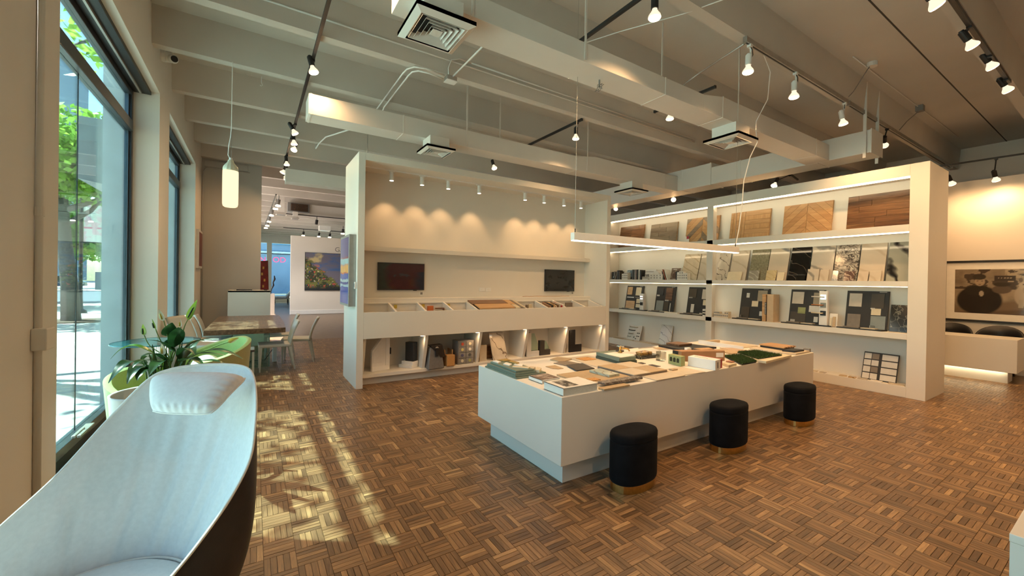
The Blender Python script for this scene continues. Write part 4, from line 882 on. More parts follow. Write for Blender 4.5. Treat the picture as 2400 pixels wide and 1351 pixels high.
sw = [([(2.10,3.578),(2.143,3.491),(2.23,3.505),(2.23,3.60)],M_OLIVE,'olive gold swatch at the back of the grey green stack',.797),([(2.06,3.38),(2.075,3.29),(2.135,3.34),(2.122,3.43)],M_PAPER,'pale swatch in the middle of the grey green stack',.797),
 ([(2.04,3.55),(2.045,3.45),(2.10,3.48),(2.09,3.57)],M_PAPER,'pale swatch at the far corner of the grey green stack',.797),([(2.06,3.22),(2.16,3.10),(2.21,3.14),(2.10,3.26)],M_CREAM,'cream strip slanting over the grey green stack',.797),
 ([(2.13,3.30),(2.16,3.20),(2.21,3.26),(2.19,3.36)],M_PAPER,'white swatch under the large olive one',.797),([(2.15,3.43),(2.17,3.30),(2.215,3.33),(2.21,3.47)],M_OLIVE,'large olive gold swatch on the grey green stack',.804)]
for k,(p,m,lab,z) in enumerate(sw): flat('fabric_swatch',lab,p,z,.7885,m,'swatch','fabric swatches on the grey green stack',.001)
flat('fabric_swatch','cream swatch strip hanging over the stack edge towards the books',[(2.235,3.09),(2.26,3.06),(2.345,3.14),(2.33,3.20)],.775,.7505,M_CREAM,'swatch','fabric swatches on the grey green stack',.001)
flat('fabric_swatch','second cream swatch strip beside the hanging one',[(2.24,3.20),(2.27,3.17),(2.34,3.23),(2.31,3.28)],.768,.7505,M_PALE,'swatch','fabric swatches on the grey green stack',.001)
def book(label,x0,y0,x1,y1,h,fn,inset):
    b = thing('picture_book', label, 'book', ((x0+x1)/2,(y0+y1)/2,Z0), 'picture books on the island')
    build('cover', MB().box(x0,y0,Z0,x1,y1,Z0+.004).box(x0,y0,Z0+h-.004,x1,y1,Z0+h).box(x0,y0,Z0,x0+.004,y1,Z0+h), M_PAPER, b); build('pages', MB().box(x0+.005,y0+.005,Z0+.0045,x1-.005,y1-.005,Z0+h-.0045), mat('page edges',(.55,.56,.52),.8,var=.2,scale=300), b)
    a,c,d,e = inset; printed('picture',(a,c,Z0+h+.0006),(d-a,0,0),(0,e-c,0),fn,b,50,50)
def f_bk1(U,V): n = fbm(U*5,V*5,11); c = np.zeros(U.shape+(3,)); c[...] = (.16,.11,.085); c = lay(c,(n-.48)*8,(.42,.36,.31)); c = lay(c,((V*6+U)%1<.12),(.06,.04,.03)); return lay(c,ell(U,V,.4,.75,.22,.1),(.55,.5,.45))
def f_bk2(U,V): n = fbm(U*7,V*7,12); c = np.zeros(U.shape+(3,)); c[...] = (.05,.045,.04); c = lay(c,(n-.5)*10,(.40,.38,.34)); c = lay(c,(np.abs(U-.3)<.03)|(np.abs(U-.7)<.02),(.03,.03,.03)); return lay(c,V>.8,(.35,.34,.31))
book('grey picture book half under the white picture book',2.10,2.80,2.30,3.0,.034,f_bk1,(2.105,2.805,2.295,2.995))
book('white book with a black and white photo at the island corner',2.02,2.42,2.385,2.665,.062,f_bk2,(2.07,2.445,2.20,2.64))
hexp = lambda cx,cy,rx,ry,n=6,a0=.3: [(cx+rx*math.cos(a0+2*PI*i/n),cy+ry*math.sin(a0+2*PI*i/n)) for i in range(n)]
flat('stone_chip','tan cut-corner tile at the back of the dark tile',[(2.82,3.62),(2.84,3.50),(2.90,3.465),(3.06,3.53),(3.07,3.57),(2.99,3.70)],.733,m=M_TAN,group=G1)
flat('stone_chip','brown grey tile under the charcoal tile',[(2.74,3.455),(2.77,3.29),(2.985,3.31),(2.945,3.495)],.728,m=M_GREYT,group=G1)
flat('stone_chip','charcoal square tile on the brown grey tile',[(2.767,3.275),(2.69,3.03),(2.92,3.015),(2.984,3.267)],.737,.7285,M_CHAR,group=G1)
flat('stone_chip','pale cut-corner tile in front of the charcoal tile',[(2.56,3.36),(2.56,3.24),(2.60,3.20),(2.67,3.20),(2.685,3.36)],.727,m=M_TAN,group=G1)
def scallop(x0,y0,x1,y1,n=6):
    p = [(x0,y0)]
    for k in range(n): p += [(x0+(x1-x0)*(k+.25)/n,y0-.012),(x0+(x1-x0)*(k+.75)/n,y0-.012),(x0+(x1-x0)*(k+1)/n,y0)]
    return p+[(x1,y1),(x0,y1)]
flat('board_panel','large tan board lying under the green marble and cork pieces',[(2.41,2.99),(2.41,2.56),(2.97,2.56),(2.97,2.99)],.735,m=M_TAN,group=G1)
flat('cork_tile','orange cork tile with a wavy edge near the dark green books',scallop(3.12,3.39,3.30,3.53),.733,.7275,M_CORK,'cork sample','cork tiles on the island')
flat('cork_tile','small orange cork tile on the tan board',scallop(2.515,2.63,2.62,2.705,4),.742,.7355,M_CORK,'cork sample','cork tiles on the island')
flat('marble_block','pale green marble piece on the tan board',[(2.745,2.905),(2.75,2.65),(2.89,2.655),(2.883,2.905)],.758,.7355,stone('pale green marble',(.52,.56,.46),(.36,.30,.22),scale=9,dist=2,width=.12),'stone sample')
flat('wood_sheet','long pale sheet between the charcoal tile and the tile board',[(3.02,3.19),(3.02,3.06),(3.40,3.10),(3.40,3.62),(3.08,3.62)],.727,m=M_PALE,group=G1)
t = thing('tile_board', 'big board of four large tan and beige tiles in the middle of the island', 'tile board', (3.22,2.80,Z0)); build('board', MB().box(2.985,2.57,Z0,3.47,3.04,.744), M_GREYT, t, bevel=.002)
for i in (0,1):
    for j in (0,1): build('tile', MB().box(2.987+.242*i,2.572+.235*j,.744,2.987+.242*i+.240,2.572+.235*j+.232,.750), (M_TAN,M_PALE)[(i+j+1)%2], t, bevel=.001)
flat('tile_sheet','pale large tile at the island edge before the tile board',[(3.08,2.39),(3.50,2.39),(3.49,2.565),(3.09,2.565)],.728,m=M_PALE,group=G1)
flat('slate_strip','dark slate strip along the front of the island',[(2.49,2.535),(2.50,2.458),(2.975,2.458),(2.945,2.535)],.757,.7355,M_SLATE,'stone sample')
flat('tile_sheet','tan tile overhanging the island edge beside the white book',[(2.42,2.452),(2.42,2.385),(2.725,2.385),(2.725,2.452)],.734,m=M_TAN,group=G1)
flat('sample_case','lower dark green case under the paper',[(3.345,3.44),(3.335,3.05),(3.575,3.035),(3.69,3.44)],.757,m=mat('dark green case',(.045,.065,.05),.5),cat='sample case',group='dark green cases',bev=.004)
flat('sample_case','upper grey green case under the paper',[(3.36,3.45),(3.32,3.06),(3.56,3.04),(3.68,3.45)],.797,.7575,M_GREENST,'sample case','dark green cases',.004)
flat('paper_sheet','white printed sheet on the dark green cases',[(3.36,3.33),(3.35,3.06),(3.60,3.08),(3.64,3.34)],.7995,.7975,M_PAPER,'paper',None,.0)
t = thing('brass_tap', 'small bright brass and chrome tap on the white sheet', 'tap', (3.56,3.27,.80))
build('body', MB().lathe([(.025,.80),(.025,.812),(.012,.82),(.012,.86),(.018,.865),(.018,.88)],14,Matrix.Translation((3.56,3.27,0))), M_BRASS, t, smooth=True)
hdl = build('cross_handle', MB().tube([(3.52,3.25,.875),(3.60,3.29,.875)],.008,8).tube([(3.54,3.31,.875),(3.58,3.23,.875)],.008,8), M_CHROME, t, smooth=True)
build('spout', MB().tube([(3.56,3.27,.845),(3.60,3.25,.85),(3.64,3.22,.845),(3.65,3.21,.82)],.009,8), M_BRASS, t, smooth=True)
flat('black_part','black metal fitting lying beside the brass tap',[(3.585,3.36),(3.575,3.30),(3.66,3.30),(3.67,3.36)],.815,.7975,M_CHAR,'fitting')
flat('stone_slab','dark green marble slab under the golden stone',[(3.785,3.285),(3.78,3.16),(4.10,3.14),(4.10,3.285)],.757,m=M_NERO,cat='stone sample',group='stone slabs beside the dark cases')
flat('stone_slab','golden stone slab on the dark marble slab',[(3.86,3.30),(3.83,3.205),(4.045,3.21),(4.047,3.32)],.785,.7575,M_GOLDST,'stone sample','stone slabs beside the dark cases')
flat('black_chip','small black chip behind the tile board',[(3.583,3.038),(3.586,2.965),(3.642,2.968),(3.65,3.04)],.725,m=M_CHAR,group=G1)
flat('black_chip','black chip right of the tile board corner',[(3.60,2.905),(3.594,2.79),(3.66,2.79),(3.664,2.906)],.725,m=M_CHAR,group=G1)
flat('grey_clip','small grey clip near the front edge of the island',[(3.56,2.62),(3.56,2.575),(3.645,2.575),(3.645,2.62)],.74,m=M_TAN,group=G1)
flat('tile_sheet','thin pale sheet before the green vent block',[(3.50,2.67),(3.505,2.41),(3.83,2.39),(3.83,2.67)],.726,m=M_PALE,group=G1)
t = thing('acrylic_cup', 'clear square acrylic cup behind the green block', 'cup', (3.95,3.01,Z0)); cp = MB()
for a in ((3.91,2.97,3.99,2.975),(3.91,3.045,3.99,3.05),(3.91,2.975,3.915,3.045),(3.985,2.975,3.99,3.045)): cp.box(a[0],a[1],Z0,a[2],a[3],.825)
build('wall', cp, M_ACRYL, t); build('bottom', MB().box(3.915,2.975,Z0,3.985,3.045,.727), M_ACRYL, t)
t = thing('vent_block', 'sage green block with three arched openings', 'vent block', (3.89,2.78,Z0))
vb = [(3.875,2.86),(3.845,2.68),(3.93,2.69),(3.95,2.86)]
build('block', MB().prism(vb,Z0,.825), M_GREENB, t, bevel=.003)
for k in range(3):
    f = (k+.5)/3*.8+.1; x = 3.875+(3.845-3.875)*f; y = 2.86-.18*f
    arch = [(y+.016,.755),(y-.016,.755),(y-.016,.79),(y-.008,.802),(y+.008,.802),(y+.016,.79)]
    build('opening', MB().hexa([(x+.004,a,b) for a,b in arch],[(x-.003,a,b) for a,b in arch]), mat('opening shade colour',(.03,.03,.012),.8), t)  # solid dark arch, shade inside the opening put into its colour
t = thing('long_white_box', 'long white carton with a small black mark at the island edge', 'carton', (4.0,2.52,Z0)); wb = [(3.965,2.68),(3.99,2.385),(4.125,2.41),(4.10,2.70)]
build('carton', MB().prism(wb,Z0,.823), M_WHITE, t, bevel=.003); build('lid_slot', MB().prism([(4.02,2.64),(4.035,2.50),(4.043,2.50),(4.028,2.64)],.823,.8245), M_GREYT, t)
build('printed_mark', MB().hexa([(4.04,2.391,.74),(4.052,2.393,.74),(4.052,2.394,.80),(4.04,2.392,.80)],[(4.04,2.3895,.74),(4.052,2.3915,.74),(4.052,2.3925,.80),(4.04,2.3905,.80)]), M_BLACK, t)
flat('red_box','narrow dark red box beside the long white carton',[(4.13,2.69),(4.14,2.42),(4.19,2.43),(4.18,2.70)],.815,m=M_RED,cat='box')
t = thing('kraft_box', 'brown cardboard box with a white label behind the white carton', 'box', (4.4,2.78,Z0)); build('box', MB().prism([(4.12,2.98),(4.11,2.86),(4.60,2.64),(4.66,2.68),(4.64,2.72)],Z0,.835), M_KRAFT, t, bevel=.003)
build('label', MB().hexa([(4.50,2.684,.765),(4.585,2.646,.765),(4.586,2.648,.765),(4.501,2.686,.765)],[(4.50,2.684,.815),(4.585,2.646,.815),(4.586,2.648,.815),(4.501,2.686,.815)]), M_PAPER, t)
build('dark_flap', MB().hexa([(4.108,2.975,.76),(4.102,2.90,.76),(4.104,2.90,.76),(4.11,2.975,.76)],[(4.108,2.975,.83),(4.102,2.90,.83),(4.104,2.90,.83),(4.11,2.975,.83)]), M_BLACK, t)
t = thing('charcoal_box', 'charcoal box with a pale lid on the papers behind the kraft box', 'box', (4.70,2.98,.76)); build('box', MB().prism([(4.62,3.06),(4.58,2.92),(4.80,2.87),(4.86,2.99)],Z0,.80), M_CHARBOX, t, bevel=.003); build('lid', MB().prism([(4.63,3.05),(4.60,2.93),(4.79,2.885),(4.84,2.985)],.80,.806), M_OAK, t)
flat('white_block','upright white block left of the charcoal box',[(4.60,3.16),(4.57,3.10),(4.64,3.09),(4.67,3.14)],.80,m=M_WHITE,cat='box')
flat('black_board','large thin black board at the back of the island',[(4.78,3.69),(4.71,3.28),(5.37,3.20),(5.30,3.62)],.745,m=M_BLACK,cat='sample board')
flat('walnut_board','red brown board lying on the black board',[(4.92,3.67),(4.922,3.46),(5.2,3.456),(5.18,3.67)],.770,.7455,M_WALNUTX,'flooring board')
def turf(label,poly,z0,seed):
    t = thing('turf_sample', label, 'turf sample', (sum(p[0] for p in poly)/4,sum(p[1] for p in poly)/4,z0), 'artificial turf samples')
    build('backing', MB().prism(poly,z0,z0+.006), M_DARK, t)
    g = np.random.default_rng(seed); n = 5200; uv = g.random((n,2)); P = np.array(poly)
    c = (P[0]*(1-uv[:,:1])+P[1]*uv[:,:1])*(1-uv[:,1:])+(P[3]*(1-uv[:,:1])+P[2]*uv[:,:1])*uv[:,1:]
    d = g.normal(size=(n,2))*.012; w = g.normal(size=(n,2)); w /= np.linalg.norm(w,axis=1,keepdims=True); w *= .0025; h = g.uniform(.018,.036,n)
    V = np.zeros((n,3,3)); V[:,0,:2] = c-w; V[:,1,:2] = c+w; V[:,2,:2] = c+d; V[:,:2,2] = z0+.005; V[:,2,2] = z0+h
    m = MB(); m.v = V.reshape(-1,3).tolist(); m.f = (np.arange(n)[:,None]*3+np.arange(3)).tolist()
    o = build('blades', m, M_GRASS, t); o['kind'] = 'stuff'
turf('nearer dark green turf square beside the kraft box',[(4.84,2.79),(4.51,2.40),(4.83,2.40),(5.15,2.72)],.728,1)
turf('farther dark green turf square on the pale boards',[(5.14,2.79),(4.90,2.42),(5.44,2.41),(5.47,2.735)],.748,2)
flat('pale_board','pale yellow boards under the farther turf square',[(4.87,2.45),(4.87,2.32),(5.60,2.375),(5.54,2.80),(5.16,2.80)],.747,m=M_CREAM,cat='sample board')
flat('tan_block','small tan block in front of the nearer turf square',[(4.335,2.515),(4.26,2.40),(4.45,2.42),(4.475,2.52)],.748,m=M_CREAM,group=G1)
flat('brick_piece','thin pink brick slip on the tan block',[(4.40,2.512),(4.40,2.45),(4.465,2.45),(4.465,2.512)],.762,.7485,mat('pink brick',(.36,.17,.10),.7,var=.15,scale=30),group=G1)
t = thing('slotted_board', 'honey coloured board with round slots at the far end of the island', 'sample board', (6.05,2.75,.78)); build('board', MB().prism([(5.93,2.92),(5.89,2.585),(6.215,2.585),(6.215,2.90)],.772,.788), M_HON1, t, bevel=.002)
build('under_board', MB().prism([(5.94,2.91),(5.90,2.60),(6.20,2.60),(6.20,2.89)],.7455,.772), M_DARK, t)
for k in range(4): build('rib', MB().cyl((5.94+.075*k,2.583,.780),(5.94+.075*k,2.60,.780),.011,n=10), M_WALNUTX, t)
flat('black_edged_board','black edged pale board near the far end of the island',[(5.81,2.575),(5.85,2.45),(6.10,2.44),(6.08,2.575)],.768,.7455,M_BLACK,'sample board')
flat('cream_board','cream board under the black edged board',[(5.72,2.94),(5.72,2.50),(5.80,2.41),(6.21,2.42),(6.21,2.94)],.745,m=M_PALE,cat='sample board')
flat('grey_block','small grey block at the far corner of the island',[(6.225,2.50),(6.225,2.43),(6.27,2.43),(6.27,2.50)],.768,m=M_GREY,cat='sample')
flat('white_edge_board','long white board standing on its edge across the island',[(5.60,3.62),(5.575,2.95),(5.595,2.95),(5.62,3.62)],.772,m=M_WHITE,cat='sample board')
flat('perforated_board','pinkish perforated panel behind the turf squares',[(5.43,3.19),(5.36,2.94),(5.565,2.90),(5.59,3.10)],.732,m=mat('pink perforated',(.50,.37,.26),.6,var=.3,scale=120),cat='sample board')
flat('tan_sheet','tan sheet between the kraft box and the turf',[(5.15,3.13),(5.10,2.83),(5.34,2.83),(5.36,3.10)],.735,m=M_TAN,cat='sample board')
flat('grey_sheet','grey angular sheet on the far edge of the island',[(4.38,3.70),(4.43,3.75),(4.70,3.75),(4.70,3.67)],.724,m=M_GREY,group=G1)
flat('pink_sheet','pinkish sheet behind the acrylic cup',[(4.60,3.64),(4.55,3.49),(4.70,3.46),(4.74,3.64)],.724,m=M_TAN,group=G1)
flat('brown_rail','thin brown rail behind the long white board',[(5.66,3.60),(5.66,3.53),(6.0,3.52),(6.0,3.59)],.755,m=M_TAN,group=G1)
flat('flat_samples','pale flat pieces beyond the long white board',[(5.68,3.45),(5.66,3.05),(6.1,3.02),(6.12,3.40)],.735,m=M_PALE,group=G1)
# ================================================================== STOOLS
def make_stool(label, loc, rz):
    t = thing('velvet_stool', label, 'stool', loc, 'black velvet stools at the island', local=True)
    def ov(a,b,z,n=40,p=2.3):
        return [(a*math.copysign(abs(math.cos(2*PI*i/n))**(2/p),math.cos(2*PI*i/n)), b*math.copysign(abs(math.sin(2*PI*i/n))**(2/p),math.sin(2*PI*i/n)), z) for i in range(n)]
    def rings(rs):
        m = MB(); n = len(rs[0])
        for r in rs: m.v += r
        for k in range(len(rs)-1):
            for i in range(n): m.f.append((k*n+i,k*n+(i+1)%n,(k+1)*n+(i+1)%n,(k+1)*n+i))
        m.f.append(tuple(range(n-1,-1,-1))); q = (len(rs)-1)*n; m.f.append(tuple(range(q,q+n))); return m
    A,B = .225,.135
    build('base_ring', rings([ov(A*.955,B*.94,0),ov(A*.96,B*.95,.004),ov(A*.96,B*.95,.062)]), M_BRASS, t, smooth=False)
    build('body', rings([ov(A*.96,B*.95,.06),ov(A*.995,B*.99,.075),ov(A,B,.10),ov(A,B,.36),ov(A*.995,B*.99,.375)]), M_VELVET, t, smooth=True)
    build('seat', rings([ov(A*.99,B*.985,.374),ov(A*1.005,B*1.005,.39),ov(A*1.005,B*1.005,.42),ov(A*.97,B*.95,.437),ov(A*.85,B*.80,.445),ov(A*.4,B*.4,.448)]), M_VELVET, t, smooth=True)
    t.rotation_euler = (0,0,rz); return t
st0 = make_stool('black velvet stool with brass base at the near corner of the island', (2.57,2.20,0), .05)
dup(st0, (3.95,2.215,0), .0, 'black velvet stool with brass base in the middle of the island side')
dup(st0, (5.42,2.205,0), .02, 'black velvet stool with brass base at the far end of the island')
# ================================================================== DUCTS
def duct_seams(t, boxes): 
    for b in boxes: build('flange', MB().box(*b), M_DUCT, t, bevel=.002)
da = thing('air_duct', 'long rectangular air duct nearest the camera with two square diffusers', 'duct', (4.3,3.1,3.7), 'ceiling air ducts')
build('section', MB().box(0.90,2.925,3.70,4.55,3.26,3.885), M_DUCT, da, **BV)
build('reducer', MB().hexa([(4.55,2.925,3.70),(4.96,2.925,3.70),(4.96,3.26,3.70),(4.55,3.26,3.70)],[(4.55,2.925,3.885),(4.96,2.925,3.96),(4.96,3.26,3.96),(4.55,3.26,3.885)]), M_DUCT, da)
build('section', MB().box(4.96,2.925,3.70,8.08,3.26,3.96), M_DUCT, da, **BV)
duct_seams(da, [(x-.012,2.921,3.696,x+.012,3.264,3.889) for x in (1.45,3.84)]+[(x-.012,2.921,3.696,x+.012,3.264,3.964) for x in (4.96,7.6)])
db = thing('air_duct', 'second air duct running above the display wall', 'duct', (4.2,6.0,3.7), 'ceiling air ducts')
build('section', MB().box(.57,5.80,3.70,5.08,6.13,3.96), M_DUCT, db, **BV)
build('reducer', MB().hexa([(5.08,5.80,3.70),(5.55,5.80,3.70),(5.55,6.13,3.70),(5.08,6.13,3.70)],[(5.08,5.80,3.96),(5.55,5.80,4.03),(5.55,6.13,4.03),(5.08,6.13,3.96)]), M_DUCT, db)
build('section', MB().box(5.55,5.80,3.70,8.08,6.13,4.03), M_DUCT, db, **BV)
duct_seams(db, [(x-.012,5.796,3.696,x+.012,6.134,3.964) for x in (.60,1.80,5.08)]+[(7.62,5.796,3.696,7.645,6.134,4.034)])
dc = thing('air_duct', 'main air duct crossing above the shelf wall, ending in a capped end', 'duct', (8.3,5.5,3.7), 'ceiling air ducts')
build('section', MB().box(8.08,2.38,3.70,8.55,5.0,4.06), M_DUCT, dc, bevel=.012)
build('section', MB().box(8.08,5.0,3.70,8.55,10.4,4.16), M_DUCT, dc, bevel=.012)
build('end_cap', MB().box(8.07,2.372,3.69,8.56,2.385,4.07), M_DUCT, dc)
duct_seams(dc, [(8.074,y-.012,3.694,8.556,y+.012,4.065) for y in (3.1,4.4)]+[(8.074,y-.012,3.694,8.556,y+.012,4.165) for y in (5.02,5.7)])
for x in (8.05,8.58): build('hanger_strap', MB().box(x-.012,2.43,3.62,x+.012,2.47,4.80), M_DUCT, dc)
dd = thing('air_duct', 'air duct beyond the display wall at the end of the black lamp track', 'duct', (2.5,10.3,3.7), 'ceiling air ducts')
build('section', MB().box(.58,10.13,3.70,6.5,10.45,3.98), M_DUCT, dd, **BV); build('end_cap', MB().box(.57,10.125,3.695,.60,10.455,3.985), M_DUCT, dd)
for t,pts in ((da,((2.64,2.92),(5.3,2.92))),(db,((2.80,5.795),(5.34,5.795))),(da,((4.2,3.26),)),(db,((3.6,6.135),))):
    for x,y in pts: build('hanger_strap', MB().box(x-.012,y-.003,3.72,x+.012,y+.003,4.80), M_DUCT, t)
def diffuser(label, x0,x1,y0,y1,z=3.49):
    t = thing('ceiling_diffuser', label, 'air diffuser', ((x0+x1)/2,(y0+y1)/2,z), 'square air diffusers')
    cx_,cy_ = (x0+x1)/2,(y0+y1)/2; w = (x1-x0)/2
    build('neck', MB().box(cx_-w*.68,cy_-w*.68,z+.05,cx_+w*.68,cy_+w*.68,3.70), M_DUCT, t, bevel=.003)
    def ring(a0,z0,a1,z1,th=.004):
        c = [(-1,-1),(1,-1),(1,1),(-1,1)]; m = MB()
        for k in range(4):
            p,q = c[k],c[(k+1)%4]
            V = [(cx_+p[0]*a0,cy_+p[1]*a0,z0),(cx_+q[0]*a0,cy_+q[1]*a0,z0),(cx_+q[0]*a1,cy_+q[1]*a1,z1),(cx_+p[0]*a1,cy_+p[1]*a1,z1)]
            m.hexa(V,[(v[0],v[1],v[2]+th) for v in V])
        return m
    fr = build('frame', ring(w,z+.022,w*.80,z), M_DUCT, t)
    build('rim', ring(w,z+.05,w,z+.022,.003), M_DUCT, t)
    build('cavity', MB().box(cx_-w*.66,cy_-w*.66,z+.046,cx_+w*.66,cy_+w*.66,z+.049), M_BLACK, t)
    for a in (.72,.57,.42,.27): build('louvre', ring(w*a,z+.004,w*(a-.09),z+.040), M_DUCT, t)
    build('centre_plate', MB().box(cx_-w*.17,cy_-w*.17,z+.006,cx_+w*.17,cy_+w*.17,z+.012), M_DUCT, t)
diffuser('large square diffuser at the top of the picture under the nearest duct', .935,1.395,2.75,3.21)
diffuser('square diffuser just above the top edge of the display wall', 2.06,2.50,5.53,6.0)
diffuser('square diffuser under the nearest duct beside the hanging wires', 5.12,5.60,2.83,3.28)
diffuser('square diffuser where the second duct meets the main duct', 6.44,6.93,5.68,6.14)
# ================================================================== CONDUITS, BOXES, WIRES
def conduit(name,label,pts,r=.011,m=M_DUCT,cat='conduit',group='electrical conduits on the ceiling'): return solo(name, MB().tube(pts,r,8), m, label, cat, group, smooth=True)
conduit('conduit','upper conduit running along the beam side behind the nearest duct',[(2.5,5.075,4.60),(4,5.075,4.59),(7.6,5.075,4.57)])
conduit('conduit','lower conduit running along the beam side behind the nearest duct',[(-.2,5.085,4.545),(2,5.08,4.54),(4,5.08,4.535),(7.6,5.08,4.52)])
conduit('conduit','curved conduit rising from the junction box to the upper conduit',[(2.17,5.06,4.29),(2.16,5.06,4.42),(2.20,5.06,4.54),(2.32,5.07,4.60),(2.5,5.075,4.60)])
conduit('conduit','bright conduit slanting from the junction box towards the nearest duct',[(2.20,5.03,4.30),(2.20,4.5,4.30),(2.2,3.84,4.30)])
conduit('conduit','left of two parallel conduits bending from the junction box to the second duct',[(2.12,5.10,4.33),(1.86,5.10,4.345),(1.72,5.14,4.345),(1.66,5.25,4.345),(1.65,5.4,4.345),(1.65,6.9,4.345)],m=M_WHITE)
conduit('conduit','right of two parallel conduits bending from the junction box to the second duct',[(2.12,5.14,4.30),(1.92,5.14,4.32),(1.79,5.18,4.33),(1.74,5.28,4.345),(1.73,5.4,4.345),(1.73,6.6,4.345),(1.74,6.8,4.30),(1.74,6.85,4.1)],m=M_WHITE)
t = thing('junction_box', 'small metal junction box on the beam where the conduits meet', 'junction box', (2.19,5.06,4.24)); build('box', MB().box(2.12,5.0,4.25,2.26,5.11,4.31), M_STEEL, t, bevel=.004); build('cover', MB().box(2.115,4.99,4.243,2.265,5.115,4.25), M_WHITE, t)
conduit('conduit','grey bent conduit dropping behind the duct from the steel lamp strut',[(4.66,2.52,4.33),(4.80,2.9,4.36),(4.90,3.25,4.36),(4.88,3.42,4.30),(4.80,3.46,4.18),(4.78,3.46,3.98)],m=M_STEEL)
conduit('conduit','thin conduit along the ceiling beside the steel strut at the right',[(7.0,2.28,4.80),(8.0,2.28,4.80),(9.4,2.27,4.80),(12.5,2.25,4.80)],.008)
t = thing('ceiling_box', 'round white ceiling box near the third strut lamp', 'junction box', (7.45,2.25,4.76)); build('box', MB().cyl((7.45,2.2,4.76),(7.45,2.2,4.82),.06,n=16), M_DUCT, t); build('wire', MB().tube([(7.43,2.22,4.77),(7.40,2.30,4.62),(7.36,2.38,4.45),(7.30,2.42,4.37)],.006,6), M_GREY, t)
t = thing('ceiling_box', 'dark ceiling box on the beam above the end of the shelf wall', 'junction box', (9.9,2.25,4.72)); build('box', MB().box(9.85,2.2,4.72,9.97,2.3,4.82), M_GREY, t); build('wire', MB().tube([(9.9,2.26,4.73),(9.75,2.38,4.55),(9.6,2.44,4.38)],.008,6), M_GREY, t)
conduit('conduit','conduit ending in an elbow left of the display wall',[(1.35,7.0,4.05),(1.15,8.6,4.33),(1.10,9.1,4.34),(1.06,9.3,4.28),(1.05,9.35,4.5)],.013,M_WHITE)
conduit('conduit','thin steel rod hanging above the display wall near its left end',[(1.66,7.4,3.46),(1.66,7.4,4.35)],.008,M_STEEL)
conduit('conduit','grey flexible cable lying on top of the display wall',[(2.1,6.7,3.452),(2.3,6.9,3.46),(2.5,7.0,3.53),(2.75,7.0,3.55),(4.0,7.0,3.5),(6.0,7.0,3.46)],.010,M_GREY)
t = thing('wall_conduit', 'painted conduit with a switch box running up the left pier', 'conduit', (-1.03,3.4,0)); build('pipe', MB().cyl((-1.035,3.41,0),(-1.035,3.41,4.8),.018,n=12), M_WALL, t, smooth=True)
build('switch_box', MB().box(-1.05,3.36,1.165,-.985,3.475,1.29), M_WALL, t, bevel=.006); build('switch_plate', MB().box(-1.045,3.476,1.18,-.99,3.484,1.275), M_WHITE, t, bevel=.002); build('coupling', MB().cyl((-1.035,3.41,1.93),(-1.035,3.41,1.98),.023,n=12), M_WALL, t)
conduit('conduit','thin painted conduit in the corner of the grey wall',[(-1.02,11.97,0),(-1.02,11.97,4.05),(-.98,11.97,4.14),(-.90,11.97,4.17),(-.1,11.97,4.17)],.012,M_GREYWALL)
solo('wall_cover_panel', MB().box(-1.0,11.97,4.20,-.14,12.0,4.34), M_GREYWALL, 'shallow boxed panel high on the grey wall', 'panel', bevel=.004)
t = thing('security_camera', 'white dome security camera on the left wall above the windows', 'camera', (-1.0,7.0,4.5))
mmx = Matrix.Translation((-1.05,7.02,4.50))@Matrix.Rotation(PI/2,4,'Y')
build('base', MB().lathe([(.075,0),(.078,.01),(.078,.045),(.07,.05)],20,mmx), M_WHITE, t, smooth=False)
build('housing', MB().lathe([(.07,.05),(.072,.055),(.066,.10),(.05,.125)],20,mmx), M_WHITE, t, smooth=True)
ey = build('eyeball', MB().lathe([(.02,-.03),(.052,-.02),(.058,.02),(.052,.04),(.045,.045)],18,Matrix.Translation((-.93,6.98,4.47))@Matrix.Rotation(1.9,4,'X')@Matrix.Rotation(.5,4,'Y')), M_WHITE, t, smooth=True)
build('lens', MB().lathe([(.04,.0455),(.04,.05)],16,Matrix.Translation((-.93,6.98,4.47))@Matrix.Rotation(1.9,4,'X')@Matrix.Rotation(.5,4,'Y')), M_BLACK, ey)
solo('ceiling_hook', MB().tube([(.065,6.63,4.37),(.065,6.63,4.29),(.08,6.63,4.255),(.065,6.63,4.24),(.05,6.63,4.25)],.005,6), M_WHITE, 'small white hook under a beam left of the black lamp track', 'hook')
t = thing('wire_bundle', 'small tangle of grey wire under the nearest duct', 'wire', (3.0,3.1,3.62)); build('pin', MB().cyl((3.0,3.1,3.62),(3.0,3.1,3.70),.008,n=8), M_GREY, t)
build('loop', MB().tube([(3.0+.04*math.cos(a*.9)*(1+.3*math.sin(a*2.3)),3.1+.025*math.sin(a*1.3),3.62+.04*math.sin(a)) for a in np.linspace(0,14,60)],.003,5), M_GREY, t)
conduit('hanging_wire','pale wire slung from a beam clip across to the top edge of the picture',[(3.1,3.75,4.36),(3.35,3.2,4.36),(3.7,2.6,4.37),(3.9,2.2,4.40),(4.0,1.6,4.45),(4.0,1.1,4.4)],.005,M_WHITE,'cable','hanging cables')
